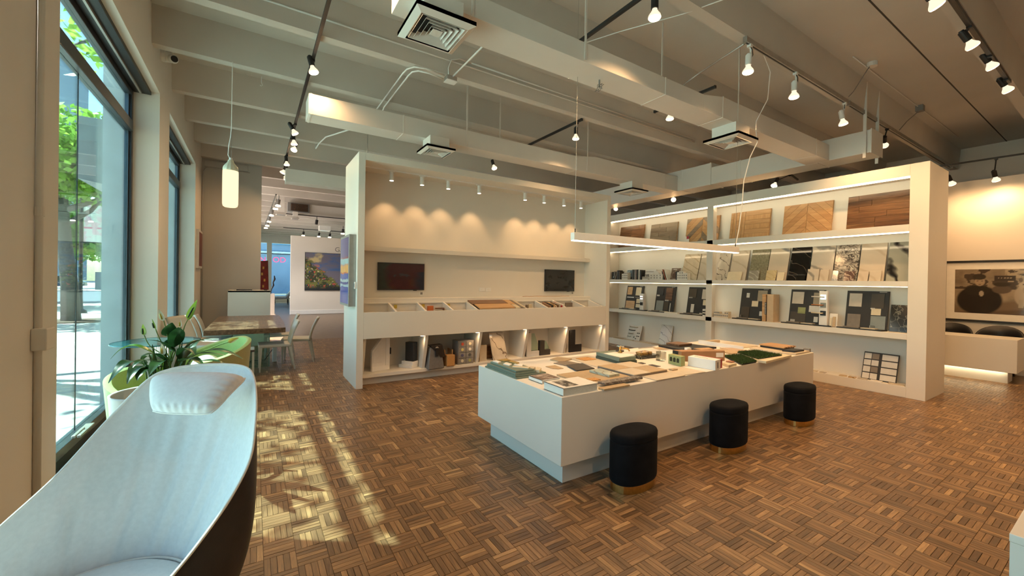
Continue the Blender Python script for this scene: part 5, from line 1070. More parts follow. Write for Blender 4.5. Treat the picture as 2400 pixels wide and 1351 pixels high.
# ================================================================== TRACKS AND LAMPS
def track(name,label,p0,p1,w,h,m,posts=()):
    t = thing(name,label,'light track',tuple((p0[i]+p1[i])/2 for i in range(3)),'lamp tracks')
    a = Vector(p0); b = Vector(p1); d = (b-a); L = d.length; q = d.to_track_quat('X','Z').to_matrix().to_4x4()
    M_ = Matrix.Translation((a+b)/2)@q
    r = build('rail', MB().mbox(M_,L,w,h), m, t, bevel=.002)
    build('slot', MB().mbox(M_@Matrix.Translation((0,0,-h/2)),L*.99,w*.4,.003), M_BLACK, t)
    for s in (-1,1): build('end_cap', MB().mbox(M_@Matrix.Translation((s*(L/2+.006),0,0)),.014,w*1.1,h*1.1), m, t)
    for f in posts: p = a+d*f; build('hanger', MB().cyl((p.x,p.y,p.z+h/2),(p.x,p.y,posts_z),.008,n=8), m, t)
    return t
posts_z = ZB
track('black_track','long black lamp track running down the left side of the ceiling',(.60,3.2,4.345),(.60,11.2,4.345),.036,.036,M_BLACK)
track('black_track','short black lamp track above the middle of the room',(4.64,5.20,4.345),(4.64,7.2,4.345),.036,.036,M_BLACK)
track('black_track','black lamp track disappearing behind the nearest duct',(3.11,2.25,4.345),(3.11,4.2,4.345),.036,.036,M_BLACK)
track('black_track','black lamp track hidden behind the reducer of the nearest duct',(5.38,3.3,4.345),(5.38,4.3,4.345),.036,.036,M_BLACK)
track('black_track','black lamp track at the top right corner of the picture',(3.6,1.06,4.345),(8.4,1.06,4.345),.04,.04,M_BLACK)
track('steel_strut','galvanised strut track carrying three white lamps',(4.60,2.47,4.335),(7.37,2.47,4.335),.042,.06,M_STEEL)
track('steel_strut','second galvanised strut track above the end of the shelf wall',(7.47,2.47,4.335),(13.2,2.47,4.335),.042,.06,M_STEEL)
track('black_track','thin black lamp track in front of the photo wall',(11.6,2.45,4.05),(11.9,-1.0,4.05),.03,.03,M_BLACK)
track('black_track','short black lamp track above the middle of the shelf wall',(9.1,4.0,3.90),(9.9,4.15,3.90),.03,.03,M_BLACK)
track('black_track','black lamp track seen between the two display units',(9.0,7.0,3.86),(9.05,8.9,3.86),.03,.03,M_BLACK)
lampsrc = {}
def lamp(label, bulb, top, kind='black', aim=(0,0,-1), power=1.0, group='track lamps with bare flood bulbs', spot=2.3):
    """bulb: centre of the glowing face; top: point on the track"""
    b = Vector(bulb); a = Vector(aim).normalized(); tp = Vector(top)
    t = thing('track_lamp', label, 'track lamp', tuple(b), group)
    m = M_BLACK if kind == 'black' else M_WHITE
    q = (-a).to_track_quat('Z','Y').to_matrix().to_4x4(); Mb = Matrix.Translation(b)@q      # local +z points back from the face
    bu = build('bulb', MB().lathe([(.022,.10),(.024,.075),(.034,.055),(.052,.03),(.058,.014),(.056,.004)],20,Mb), mat_bulbglass, t, smooth=True)
    build('face', MB().lathe([(.056,.004),(.05,-.004),(.03,-.010),(.005,-.012)],20,Mb), M_BULB, bu, smooth=True)
    c0 = Mb@Vector((0,0,.085)); c1 = Mb@Vector((0,0,.20))
    h = build('holder', MB().cyl(c0,c1,.034 if kind == 'black' else .032,.034,n=16), m, t, bevel=.003)
    build('cap', MB().cyl(c1,Mb@Vector((0,0,.215)),.026,.02,n=14), m, h)
    mid = (Mb@Vector((0,0,.15)))
    side = Vector((.045,0,0)) if kind == 'white' else Vector((0,0,0))
    build('arm', MB().tube([tp, tp+(mid-tp)*.25+side*.6, mid+side], .010, 6), m, t)
    build('adapter', MB().box(tp.x-.022,tp.y-.022,tp.z-.022,tp.x+.022,tp.y+.022,tp.z+.012), m, t, bevel=.002)
    if kind == 'white': build('cord', MB().tube([mid+Vector((.03,0,-.02)),mid+Vector((.08,.02,.03)),mid+Vector((.09,.0,.08)),mid+Vector((.04,-.02,.11)),tp],.005,6), M_BLACK, t)
    L = bpy.data.lights.new('flood','SPOT'); L.energy = SPOT_W*power; L.spot_size = spot; L.spot_blend = .85; L.color = WARM; L.shadow_soft_size = .05
    o = bpy.data.objects.new('flood_lamp', L); link(o, t); o.location = a*.03; o.rotation_euler = a.to_track_quat('-Z','Y').to_euler()
    return t
mat_bulbglass = emit('bulb glass', (1.0,.80,.55), 1.1)
# left track
for k,(y,z,ax,x) in enumerate(((5.64,4.16,(.25,-.1,-1),.61),(8.16,4.14,(.55,.0,-1),.60),(8.67,4.10,(.12,0,-1),.62),(9.05,4.10,(-.3,-.5,-1),.64),(10.35,4.10,(.1,0,-1),.60),(11.0,4.06,(-.5,.1,-1),.545),(11.15,3.96,(.45,.1,-1),.64))):
    lab = ['first','second','third','fourth','fifth','sixth','last'][k]
    lamp('lit flood lamp on the long left track, %s from the camera' % lab, (x,y,z), (.60,y+.03,4.33), aim=ax, power=.62)
lamp('lit flood lamp hanging from the short black track above the display wall', (4.63,5.33,4.05), (4.64,5.32,4.33), power=1.0)
lamp('lit flood lamp at the top middle edge of the picture', (3.10,2.50,4.05), (3.11,2.42,4.33), power=.9)
lamp('flood lamp peeping below the nearest duct beside the wire tangle', (3.13,3.70,4.02), (3.11,3.72,4.33), power=.7)
lamp('flood lamp peeping below the reducer of the nearest duct', (5.38,4.02,4.13), (5.38,4.03,4.33), power=.8)
lamp('small black flood lamp above the top edge of the display wall', (4.28,7.5,3.98), (4.27,7.55,4.37), power=.6, aim=(.1,-.4,-1))
for k,x in enumerate((4.66,5.75,7.29)):
    lamp('white flood lamp with a looped black cord, %s on the steel strut' % ['first','second','third'][k], (x,2.47,3.985-.003*k), (x+.03,2.47,4.30), kind='white', aim=((-.05,0,-1),(-.03,0,-1),(.2,-.1,-1))[k], power=1.0, group='white strut lamps')
for k,(x,z) in enumerate(((5.06,4.12),(6.38,4.19),(7.36,4.26),(8.33,4.24))):
    lamp('tilted flood lamp on the corner track, %s from the top edge' % ['first','second','third','fourth'][k], (x,1.05,z-.04), (x-.12,1.06,4.33), aim=(.55,-.35,-.8), power=1.0)
lamp('dark unlit looking lamp on the second strut just above the shelf wall', (9.1,2.5,4.02), (9.1,2.47,4.30), aim=(.8,.2,-.6), power=.5)
lamp('lit flood lamp at the back corner of the shelf wall', (11.35,2.10,3.60), (11.6,2.42,4.03), aim=(.5,-.2,-.8), power=.4)
lamp('lit flood lamp over the photo wall', (11.56,1.58,3.60), (11.66,1.6,4.03), aim=(.5,-.1,-.85), power=.4)
lamp('flood lamp on the short track over the middle of the shelf wall', (8.95,4.18,3.63), (9.3,4.04,3.88), aim=(-.5,.1,-.8), power=.5)
lamp('round glowing flood lamp just over the shelf wall edge', (8.9,6.5,3.72), (8.95,6.5,4.37), aim=(-.75,-.45,-.2), power=.35)
lamp('flood lamp in the gap between the two display units', (8.6,8.15,3.68), (9.02,8.1,3.84), aim=(-.5,-.3,-.7), power=.4)
# floods added out of frame to light the near floor
for k,(x,y,ax) in enumerate(((.60,3.6,(.4,0,-1)),(3.0,.1,(.1,.3,-1)),(5.6,.1,(.1,.2,-1)),(8.4,-1.2,(.1,.2,-1)),(10.4,.6,(.1,.0,-1)),(1.5,-1.2,(.2,.3,-1)))):
    lamp('added flood lamp %s out of view' % ['one','two','three','four','five','six'][k], (x,y,4.1), (x,y,4.36), aim=ax, power=.8)
# ================================================================== HANGING BAR LAMP AND PENDANT
t = thing('bar_lamp', 'slim white hanging bar lamp above the island, lit along its underside', 'hanging lamp', (4.1,3.09,2.03))
pa,pb = Vector((2.74,3.18,2.07)),Vector((5.46,2.99,2.07)); dv = pb-pa; Mq = Matrix.Translation((pa+pb)/2)@dv.to_track_quat('X','Z').to_matrix().to_4x4()
build('body', MB().mbox(Mq,dv.length,.062,.078), M_WHITE, t, bevel=.002)
build('diffuser', MB().mbox(Mq@Matrix.Translation((0,0,-.0425)),dv.length*.995,.054,.008), emit('bar lamp diffuser',(1.0,.86,.64),7.0), t)
for f,top in ((.012,(2.77,3.18,4.8)),(.985,(5.42,2.99,4.8))):
    p = pa+dv*f; build('gripper', MB().cyl((p.x,p.y,2.108),(p.x,p.y,2.15),.006,n=8), M_BLACK, t); build('wire', MB().cyl((p.x,p.y,2.15),top,.0022,n=6), M_STEEL, t)
p = pa+dv*.985
build('supply_cord', MB().tube([(p.x,p.y,2.12),(p.x+.06,p.y-.01,2.35),(p.x+.10,p.y-.02,2.65),(p.x+.12,p.y-.03,3.0),(p.x+.13,p.y-.1,3.3),(5.60,2.83,3.49),(5.50,2.80,3.62),(5.62,2.86,3.78),(5.62,2.72,4.02),(5.32,2.55,4.22),(5.0,2.5,4.38)],.006,6), M_WHITE, t)
t = thing('pendant_lamp', 'slim ribbed white glass bottle pendant glowing near the windows', 'pendant lamp', (-.27,6.4,2.52))
PX,PY = -.263,6.40
M_PEND = emit('lit ribbed glass',(1.0,.80,.48),1.15)
def ribbed(prof,n=48):
    m = MB(); vs = []
    for r,z in prof:
        for k in range(n):
            rr = r*(1+(.035 if k%4 < 2 else -.02)); vs.append((PX+rr*math.cos(2*PI*k/n),PY+rr*math.sin(2*PI*k/n),z))
    fs = [(i*n+k,i*n+(k+1)%n,(i+1)*n+(k+1)%n,(i+1)*n+k) for i in range(len(prof)-1) for k in range(n)]+[tuple(range(n-1,-1,-1))]
    return m.add(vs,fs)
build('lit_shade', ribbed([(.060,2.500),(.076,2.512),(.083,2.54),(.084,2.70),(.084,2.90),(.083,2.965)]), M_PEND, t, smooth=True)
build('top_shade', ribbed([(.083,2.965),(.083,2.99),(.075,3.02),(.055,3.05),(.036,3.075),(.028,3.105)]), mat('frosted cream glass',(.62,.60,.46),.3), t, smooth=True)
build('socket', MB().cyl((PX,PY,3.09),(PX,PY,3.135),.018,n=14), M_WHITE, t); build('steel_wire', MB().cyl((PX+.006,PY,3.13),(PX+.006,PY,4.37),.003,n=6), M_STEEL, t)
build('cord', MB().tube([(PX-.01,PY,3.13),(PX-.028,PY,3.17),(PX-.022,PY,3.28),(PX-.004,PY,3.40),(PX+.004,PY,3.52),(PX+.008,PY,4.37)],.006,6), M_WHITE, t)
L = bpy.data.lights.new('pendant','POINT'); L.energy = 12; L.color = WARM; L.shadow_soft_size = .07; o = bpy.data.objects.new('pendant_light',L); link(o,t); o.location = (PX+.27,0,-.15)
# ================================================================== RIGHT: DESK, PHOTO, CHAIRS
t = thing('reception_bench_desk', 'floating white desk with a lit recess under it by the photo wall', 'desk', (10.95,3.2,0))
build('top_body', MB().box(10.66,1.19,.20,11.35,5.2,.755), M_UNIT, t, **BV); build('plinth', MB().box(10.80,1.30,0,11.2,5.1,.20), M_UNIT, t, **BV); build('under_led', MB().box(10.74,1.32,.190,10.78,5.1,.1985), emit('desk led',(1.0,.78,.45),9.0), t)
t = thing('framed_photo', 'large framed black and white photograph of a man and a dog at a table', 'picture', (11.98,1.2,.96))
FY0,FY1 = -.6,2.30
build('frame', MB().box(11.955,FY0,.95,12.0,FY1,.99).box(11.955,FY0,2.115,12.0,FY1,2.155).box(11.955,FY1-.03,.99,12.0,FY1,2.115).box(11.955,FY0,.99,12.0,FY0+.03,2.115), M_BLACK, t, bevel=.002)
build('mount', MB().box(11.975,FY0+.03,.99,11.99,FY1-.03,2.115), M_PAPER, t)
def f_photo(U,V):
    n = fbm(U*14,V*7,31); n2 = fbm(U*40,V*18,33); c = np.zeros(U.shape+(3,)); c[...] = np.array((.30,.24,.17)); c *= (.45+1.1*n)[...,None]
    c = lay(c,(V>.55)*(n>.52),(.08,.06,.045)); c = lay(c,(V>.72)*(U>.25)*(n2<.5),(.42,.35,.25))
    tb = np.clip((.10+.62*U-V+.06)*14,0,1)*np.clip((.46-V)*30,0,1); c = lay(c,tb,(.20,.145,.095)); 
    c = lay(c,np.clip((.03+.33*U-V)*20,0,1),(.13,.09,.06))
    c = lay(c,ell(U,V,.125,.30,.12,.34,.1),(.025,.02,.017)); c = lay(c,ell(U,V,.115,.52,.07,.12),(.03,.025,.02))
    c = lay(c,ell(U,V,.128,.72,.028,.105),(.40,.31,.22)); c = lay(c,ell(U,V,.125,.83,.036,.075),(.05,.04,.03)); c = lay(c,ell(U,V,.137,.45,.012,.07),(.42,.36,.28))
    for a,b in ((.118,.735),(.138,.735)): c = lay(c,ell(U,V,a,b,.005,.012),(.05,.035,.03))
    c = lay(c,ell(U,V,.128,.655,.008,.010),(.12,.07,.05))
    c = lay(c,ell(U,V,.235,.55,.05,.10),(.12,.09,.065)); c = lay(c,ell(U,V,.235,.66,.045,.05),(.05,.04,.03))
    c = lay(c,(U>.20)*(U<.30)*(V>.74)*(V<.86),(.06,.045,.035)); c = lay(c,(U>.215)*(U<.285)*(V>.785)*(V<.82)*((U*70)%1<.6),(.36,.3,.22))
    c = lay(c,ell(U,V,.335,.42,.045,.24),(.44,.36,.27)); c = lay(c,ell(U,V,.345,.64,.036,.10),(.47,.39,.29)); c = lay(c,ell(U,V,.345,.55,.016,.07),(.38,.30,.22))
    for a in (.322,.370): c = lay(c,ell(U,V,a,.76,.010,.055),(.16,.11,.08))
    for a in (.334,.358): c = lay(c,ell(U,V,a,.665,.005,.012),(.04,.03,.02))
    c = lay(c,ell(U,V,.345,.49,.008,.018),(.04,.03,.025)); c = lay(c,(np.abs(U-.325)<.012)*(V>.16)*(V<.34),(.40,.33,.24)); c = lay(c,(np.abs(U-.350)<.012)*(V>.14)*(V<.34),(.42,.34,.25))
    c = lay(c,ell(U,V,.43,.78,.05,.16),(.10,.075,.055)); c = lay(c,ell(U,V,.44,.40,.07,.28),(.07,.055,.04)); c = lay(c,ell(U,V,.46,.62,.05,.12),(.30,.24,.17))
    c = lay(c,ell(U,V,.65,.5,.14,.35),(.06,.05,.04)); c = lay(c,ell(U,V,.65,.80,.04,.12),(.35,.28,.2)); return c*.85
printed('photograph',(11.973,2.15,1.12),(0,-2.6,0),(0,0,.86),f_photo,t,220,80,PRINT_GLOSS)
def tub_back(label,x,y):
    t = thing('desk_chair', label, 'chair', (x,y,0), 'black round backed chairs behind the desk', local=True)
    n = 24; V = []
    for zz,r,th in ((.62,.30,0),(.90,.31,0)):
        pass
    P = [[(.30*math.cos(a)*1.0,.30*math.sin(a),.50+(.41*math.sin((a+1.75)/3.5*PI)**.6 if abs(a)<1.75 else 0)*f) for a in np.linspace(-1.745,1.745,n)] for f in (0,.33,.66,1)]
    build('backrest', MB().grid(P), M_BLACK, t, smooth=True, solid=.03)
    build('seat', MB().lathe([(.05,.40),(.27,.41),(.28,.45),(.24,.47)],20), M_BLACK, t, smooth=True)
    for a in (.8,2.35,3.9,5.5): build('leg', MB().cyl((.2*math.cos(a),.2*math.sin(a),.41),(.24*math.cos(a),.24*math.sin(a),0),.014,n=8), M_BLACK, t)
    return t
tub_back('black round backed chair behind the desk, half hidden by the shelf wall',11.62,2.15); tub_back('black round backed chair behind the desk nearer the frame edge',11.62,1.52)
# ================================================================== LOUNGE CHAIR
def catmull(P, n, closed=False):
    P = [Vector(p) for p in P]; out = []; m = len(P)
    segs = m-1
    for i in range(n):
        t = i/(n-1)*segs; k = min(int(t), segs-1); f = t-k
        p0,p1,p2,p3 = P[max(k-1,0)],P[k],P[k+1],P[min(k+2,m-1)]
        out.append(.5*((2*p1)+(-p0+p2)*f+(2*p0-5*p1+4*p2-p3)*f*f+(-p0+3*p1-3*p2+p3)*f**3))
    return out
RIM = [(-.36,1.58,.52),(-.29,1.645,.56),(-.214,1.717,.612),(-.146,1.769,.675),(-.064,1.848,.766),(-.005,1.906,.875),(.012,1.975,.986),(.015,2.072,1.084),(.004,2.173,1.150),(-.027,2.255,1.178),(-.104,2.326,1.186),(-.213,2.375,1.184),(-.313,2.378,1.174),(-.390,2.365,1.135),(-.508,2.321,.989),(-.62,2.215,.835),(-.726,2.124,.724),(-.80,2.066,.645),(-.87,1.99,.58),(-.93,1.90,.53)]
ch = thing('lounge_chair', 'pale grey winged lounge chair with headrest and dark leather back in the foreground', 'lounge chair', (-.42,1.98,0))
NT,NV = 181,34
rim = catmull(RIM, NT)
fa = Vector((-.53,-.85,0)).normalized(); ra = Vector((.85,-.53,0)).normalized(); CO = Vector((-.475,1.93,0))
seatU = []; base_pts = []
for i in range(NT):
    a = -0.62+(PI+1.24)*i/(NT-1)         # right front .. back .. left front
    seatU.append(CO+ra*math.cos(a)*.285-fa*(math.sin(a)*.30)+Vector((0,0,.40)))
    base_pts.append(CO-fa*.02+ra*math.cos(a)*.315-fa*(math.sin(a)*.33)+Vector((0,0,.27)))
def outward(p):
    d = Vector((p.x-CO.x,p.y-CO.y,0)); return d.normalized() if d.length > 1e-4 else Vector((0,0,0))
inner = []; outer = []
for j in range(NV):
    v = j/(NV-1); rowi = []; rowo = []
    for i in range(NT):
        t = i/(NT-1); s0,r0,b0 = seatU[i],rim[i],base_pts[i]
        back = math.exp(-((t-.5)/.20)**2)
        p = s0.lerp(r0, v)+outward(s0.lerp(r0,v))*(math.sin(PI*v)*(.012+.01*(1-back)))+Vector((0,0,-.03*math.sin(PI*v)*back))
        w = math.sin(PI*min(1,v*1.05))**.8*(1-v)**.7
        fold = (.0085*math.sin(2*PI*(15*t+.55*v))+.006*math.sin(2*PI*(26*t-.4*v)+1.3))*w*(.35+.9*math.exp(-((t-.56)/.17)**2))+.007*math.sin(2*PI*(30*t)+2*v)*w*math.exp(-((t-.86)/.09)**2)
        seam = -.010*math.exp(-((t-.735-.05*v)/.006)**2)*(v < .8)
        p = p-outward(p)*(fold-seam*-1)
        rowi.append(p)
        q = b0.lerp(r0, v)+outward(b0.lerp(r0,v))*(.010*(1-v)+.095*math.sin(PI*v**.75)*(.75+.25*back)); rowo.append(q)
    inner.append(rowi); outer.append(rowo)
build('inner_shell', MB().grid(inner), M_FABRIC, ch, smooth=True)
outer.append([r+outward(r)*-.001+Vector((0,0,.002)) for r in rim])
build('outer_shell', MB().grid([row[::-1] for row in outer]), M_LEATHER, ch, smooth=True)
build('piping', MB().tube([r+Vector((0,0,.003)) for r in rim], .0055, 8), M_PIPING, ch, smooth=True)
nS = 64; Pz = [(.0,.475),(.12,.474),(.2,.468),(.245,.455),(.27,.435),(.278,.41),(.27,.375),(.24,.35)]
sm = MB()
rings = [[CO+ra*math.cos(2*PI*k/nS)*r*1.03-fa*(math.sin(2*PI*k/nS)*r*(1.08 if math.sin(2*PI*k/nS)>0 else 1.15))+Vector((0,0,z)) for k in range(nS+1)] for r,z in [(max(r,.001),z) for r,z in Pz]]
build('seat_cushion', sm.grid(rings), M_FABRIC, ch, smooth=True)
build('cushion_piping', MB().tube([CO+ra*math.cos(a)*.278*1.03-fa*(math.sin(a)*.278*(1.08 if math.sin(a)>0 else 1.15))+Vector((0,0,.437)) for a in np.linspace(0,2*PI,60)], .005, 6), M_PIPING, ch, smooth=True)
PQ = [Vector(p) for p in ((-.372,2.335,1.165),(-.008,2.165,1.160),(-.125,2.040,1.022),(-.335,2.165,1.030))]
TL,TR,BR,BL = PQ; nrm = ((BL-TL).cross(TR-TL)).normalized()
if nrm.dot(fa) < 0: nrm = -nrm
def pil(sgn):
    rows = []
    for j in range(29):
        v = j/28; row = []
        for i in range(41):
            u = i/40; sup = (1-abs(2*u-1)**3.2)*(1-abs(2*v-1)**3.2); sup = max(sup,0)**.45
            # squircle corners
            uu = .5+(u-.5)*math.sqrt(max(0,1-.5*(2*v-1)**4*.35)); vv = .5+(v-.5)*math.sqrt(max(0,1-.5*(2*u-1)**4*.35))
            p = TL.lerp(TR,uu).lerp(BL.lerp(BR,uu),vv)
            drape = (1-v)**3*.03
            cr = .004*math.sin(46*v+5*u)*math.exp(-((u-.93)/.07)**2)+.003*math.sin(50*u)*math.exp(-((v-.95)/.06)**2)
            row.append(p+nrm*(sgn*.042*sup+.028-drape*1.2+(cr if sgn>0 else 0))+Vector((0,0,.02*(1-v)*sup)))
        rows.append(row)
    return rows
pm = MB().grid(pil(1)); pm.grid([r[::-1] for r in pil(-1)])
hp = build('headrest', pm, M_FABRIC, ch, smooth=True)
edge = [p for p in pil(0)[-1]]+[r[-1] for r in pil(0)[::-1]]
build('headrest_piping', MB().tube(edge,.0035,6), M_PIPING, hp, smooth=True)
build('pedestal', MB().cyl((CO.x,CO.y,.03),(CO.x,CO.y,.30),.03,n=16), M_STEEL, ch); build('foot_disc', MB().lathe([(.29,0),(.29,.012),(.05,.035)],36,Matrix.Translation((CO.x,CO.y,0))), M_STEEL, ch)
# ================================================================== PLANTER WITH PEACE LILY
PC = (-.665,4.19)
t = thing('planter', 'tall white round planter standing between the lounge chair and the window', 'planter', (PC[0],PC[1],0))
build('pot', MB().lathe([(.19,0),(.20,.01),(.243,.685),(.245,.695),(.238,.70),(.228,.69),(.222,.55)],48,Matrix.Translation((PC[0],PC[1],0))), mat('matt white planter',(.72,.72,.76),.5,var=.02), t, smooth=True)
build('soil', MB().lathe([(.001,.60),(.221,.60)],32,Matrix.Translation((PC[0],PC[1],0))), mat('dark soil',(.02,.014,.01),.95,var=.4,scale=60), t)
pl = thing('peace_lily', 'peace lily with long dark leaves and white flowers in the white planter', 'plant', (PC[0],PC[1],.60))
def leaf_material(name, a, b_):
    m, n, l, b = newmat(name); b.inputs['Roughness'].default_value = .28
    tc = n.new('ShaderNodeTexCoord'); nz = n.new('ShaderNodeTexNoise'); nz.inputs['Scale'].default_value = 9; l.new(tc.outputs['Object'], nz.inputs['Vector'])
    r = n.new('ShaderNodeValToRGB'); r.color_ramp.elements[0].color = a+(1,); r.color_ramp.elements[1].color = b_+(1,); r.color_ramp.elements[0].position = .35; r.color_ramp.elements[1].position = .7
    l.new(nz.outputs['Fac'], r.inputs[0]); l.new(r.outputs[0], b.inputs['Base Color'])
    tr = n.new('ShaderNodeBsdfTranslucent'); l.new(r.outputs[0], tr.inputs[0]); mi = n.new('ShaderNodeMixShader'); mi.inputs[0].default_value = .25
    l.new(b.outputs[0], mi.inputs[1]); l.new(tr.outputs[0], mi.inputs[2]); l.new(mi.outputs[0], n['Material Output'].inputs[0]); return m
ML1 = leaf_material('dark lily leaf',(.008,.030,.010),(.022,.070,.018)); ML2 = leaf_material('bright lily leaf',(.05,.15,.015),(.10,.24,.03)); MSP = leaf_material('white spathe',(.62,.62,.50),(.75,.75,.66)); MSG = leaf_material('green spathe',(.16,.30,.03),(.34,.48,.08)); MYL = leaf_material('yellowing leaf',(.50,.40,.05),(.62,.50,.12))
M_STEM = mat('green stem',(.10,.20,.03),.5)
def blade(p0,p1,p2,w,ripple=.0,fold=.25,n=14):
    p0,p1,p2 = Vector(p0),Vector(p1),Vector(p2); rows = []; pc = p1*2-(p0+p2)*.5
    pv = Vector((0,0,1))
    for k in range(n+1):
        t = k/n; c = p0*(1-t)**2+pc*2*t*(1-t)+p2*t*t; d = ((pc-p0)*(1-t)+(p2-pc)*t).normalized()
        s = d.cross(Vector((0,0,1)));  s = s.normalized() if s.length > .05 else Vector((.84,-.53,0))
        nn = s.cross(d).normalized(); ww = w*.5*(math.sin(PI*min(1,t**.72*.97+.02)))**.85*(1-.25*t)+.0015
        row = []
        for u in (-1,-.5,0,.5,1):
            row.append(c+s*(u*ww)+nn*(abs(u)*ww*fold)+nn*(ripple*math.sin(9*t+u*3)*ww*abs(u)))
        rows.append(row)
    return rows
LV = [((-0.711, 4.238, 0.894), (-0.773, 4.041, 0.958), (-0.849, 3.911, 0.841), 0.1), ((-0.697, 4.17, 0.872), (-0.708, 3.94, 0.932), (-0.725, 3.773, 0.851), 0.085), ((-0.661, 4.207, 0.992), (-0.799, 4.236, 1.051), (-0.912, 4.247, 0.957), 0.075), ((-0.556, 4.14, 0.92), (-0.621, 4.063, 0.998), (-0.694, 3.991, 1.003), 0.085), ((-0.589, 4.101, 0.93), (-0.681, 3.982, 0.972), (-0.719, 3.888, 0.943), 0.05), ((-0.529, 4.123, 1.038), (-0.55, 4.137, 1.155), (-0.52, 4.0, 1.244), 0.11), ((-0.512, 4.053, 1.047), (-0.486, 3.978, 1.153), (-0.455, 3.781, 1.228), 0.1), ((-0.506, 4.049, 1.014), (-0.572, 3.973, 1.095), (-0.653, 3.966, 1.127), 0.06), ((-0.458, 4.078, 1.022), (-0.36, 4.016, 1.091), (-0.269, 3.959, 1.103), 0.06), ((-0.457, 4.077, 0.929), (-0.256, 3.89, 1.028), (-0.062, 3.708, 0.976), 0.085), ((-0.464, 4.022, 0.949), (-0.403, 3.806, 1.065), (-0.337, 3.587, 1.051), 0.1), ((-0.415, 3.932, 0.937), (-0.269, 3.721, 0.98), (-0.166, 3.596, 0.97), 0.05), ((-0.5, 4.223, 0.9), (-0.366, 4.256, 0.953), (-0.185, 4.141, 0.942), 0.06), ((-0.542, 4.131, 0.92), (-0.573, 3.854, 0.972), (-0.586, 3.626, 0.927), 0.09), ((-0.573, 4.269, 0.881), (-0.748, 4.617, 0.909), (-0.832, 4.788, 0.831), 0.07), ((-0.457, 4.077, 0.939), (-0.406, 4.223, 1.049), (-0.347, 4.363, 1.044), 0.07), ((-0.538, 4.01, 0.909), (-0.655, 3.907, 0.915), (-0.678, 3.802, 0.863), 0.07), ((-0.47, 3.967, 0.943), (-0.363, 3.662, 1.011), (-0.276, 3.488, 0.974), 0.07)]
for k,(a,b,c,w) in enumerate(LV):
    lf_ = build('leaf', MB().grid(blade(a,b,c,w*1.12,.10,.22 if k not in (5,6) else .1)), ML2 if k in (2,) else ML1, pl, smooth=True, sub=1)
    gx = PC[0]+.5*(a[0]-PC[0])*.9; gy = PC[1]+.5*(a[1]-PC[1])*.9
    build('petiole', MB().tube(catmull([(gx,gy,.60),((gx+a[0])/2,(gy+a[1])/2,.60+(a[2]-.60)*.6),a],7),.0045,6), M_STEM, lf_, smooth=True)
for k in range(16):
    an = k*2.4; r = .05+.1*(k%4)/4; x,y = -.56+r*math.cos(an), 4.11+r*math.sin(an)
    build('shoot', MB().grid(blade((x,y,.62),(x+.03*math.cos(an),y+.03*math.sin(an),.80),(x+.10*math.cos(an),y+.10*math.sin(an),.93+.06*(k%3)),.05,.1,.3,8)), ML2 if k%3 == 0 else ML1, pl, smooth=True)
def spathe(p,tip,w,m,open_=.5):
    p,tip = Vector(p),Vector(tip); d = tip-p; L = d.length; dn_ = d.normalized(); s = Vector((.844,-.536,0)); s = (s-dn_*s.dot(dn_)).normalized(); nn = s.cross(dn_).normalized(); rows = []
    for k in range(13):
        t = k/12; ww = w*.5*(math.sin(PI*min(1,t**.6*.98+.015)))**.9+.0012; row = []
        for u in np.linspace(-1,1,7): row.append(p+d*t+s*(u*ww*(1-open_*.2))+nn*((u*u-.6)*ww*open_)+nn*(.12*L*t*t))
        rows.append(row)
    return rows
FL = [('green', (-0.547, 4.075, 0.931), (-0.658, 4.087, 1.062), (-0.697, 4.112, 1.146), (-0.698, 4.113, 1.231)), ('olive', (-0.539, 4.07, 0.931), (-0.604, 4.053, 1.135), (-0.624, 4.066, 1.193), (-0.641, 4.077, 1.271)), ('white', (-0.542, 4.131, 0.92), (-0.564, 4.146, 1.121), (-0.591, 4.164, 1.248), (-0.617, 4.181, 1.338)), ('tall', (-0.499, 4.104, 0.921), (-0.46, 4.08, 1.173), (-0.432, 4.063, 1.258), (-0.357, 4.017, 1.417)), ('bud', (-0.499, 4.104, 0.921), (-0.481, 4.093, 1.089), (-0.477, 4.091, 1.2), (-0.475, 4.09, 1.263)), ('low', (-0.525, 4.001, 0.925), (-0.535, 3.89, 0.994), (-0.554, 3.902, 1.018), (-0.557, 3.905, 1.1)), ('yellow', (-0.415, 3.932, 0.944), (-0.252, 3.829, 1.06), (-0.156, 3.769, 1.104), (-0.083, 3.722, 1.138))]
for nm,a,b,c,d in FL:
    w = {'green':.045,'olive':.016,'white':.05,'tall':.062,'bud':.018,'low':.05,'yellow':.035}[nm]; m = {'green':MSG,'olive':MSG,'white':MSP,'tall':MSG,'bud':MSP,'low':MSP,'yellow':MYL}[nm]
    f = build('spathe', MB().grid(spathe(c,d,w,m,.75 if nm in ('white','tall') else .4)), m, pl, smooth=True)
    build('stalk', MB().tube(catmull([(a[0],a[1],.62),a,b,c],16),.0035,6), M_STEM, f, smooth=True)
    if nm != 'yellow':
        v = (Vector(d)-Vector(c)); q0 = Vector(c)+v*.12-Vector(fw)*.012; q1 = Vector(c)+v*.62-Vector(fw)*.015
        build('spadix', MB().tube([q0,q0.lerp(q1,.5),q1],[.005,.0065,.004],8), ML1 if nm in ('green','olive','tall') else MYL, f, smooth=True)
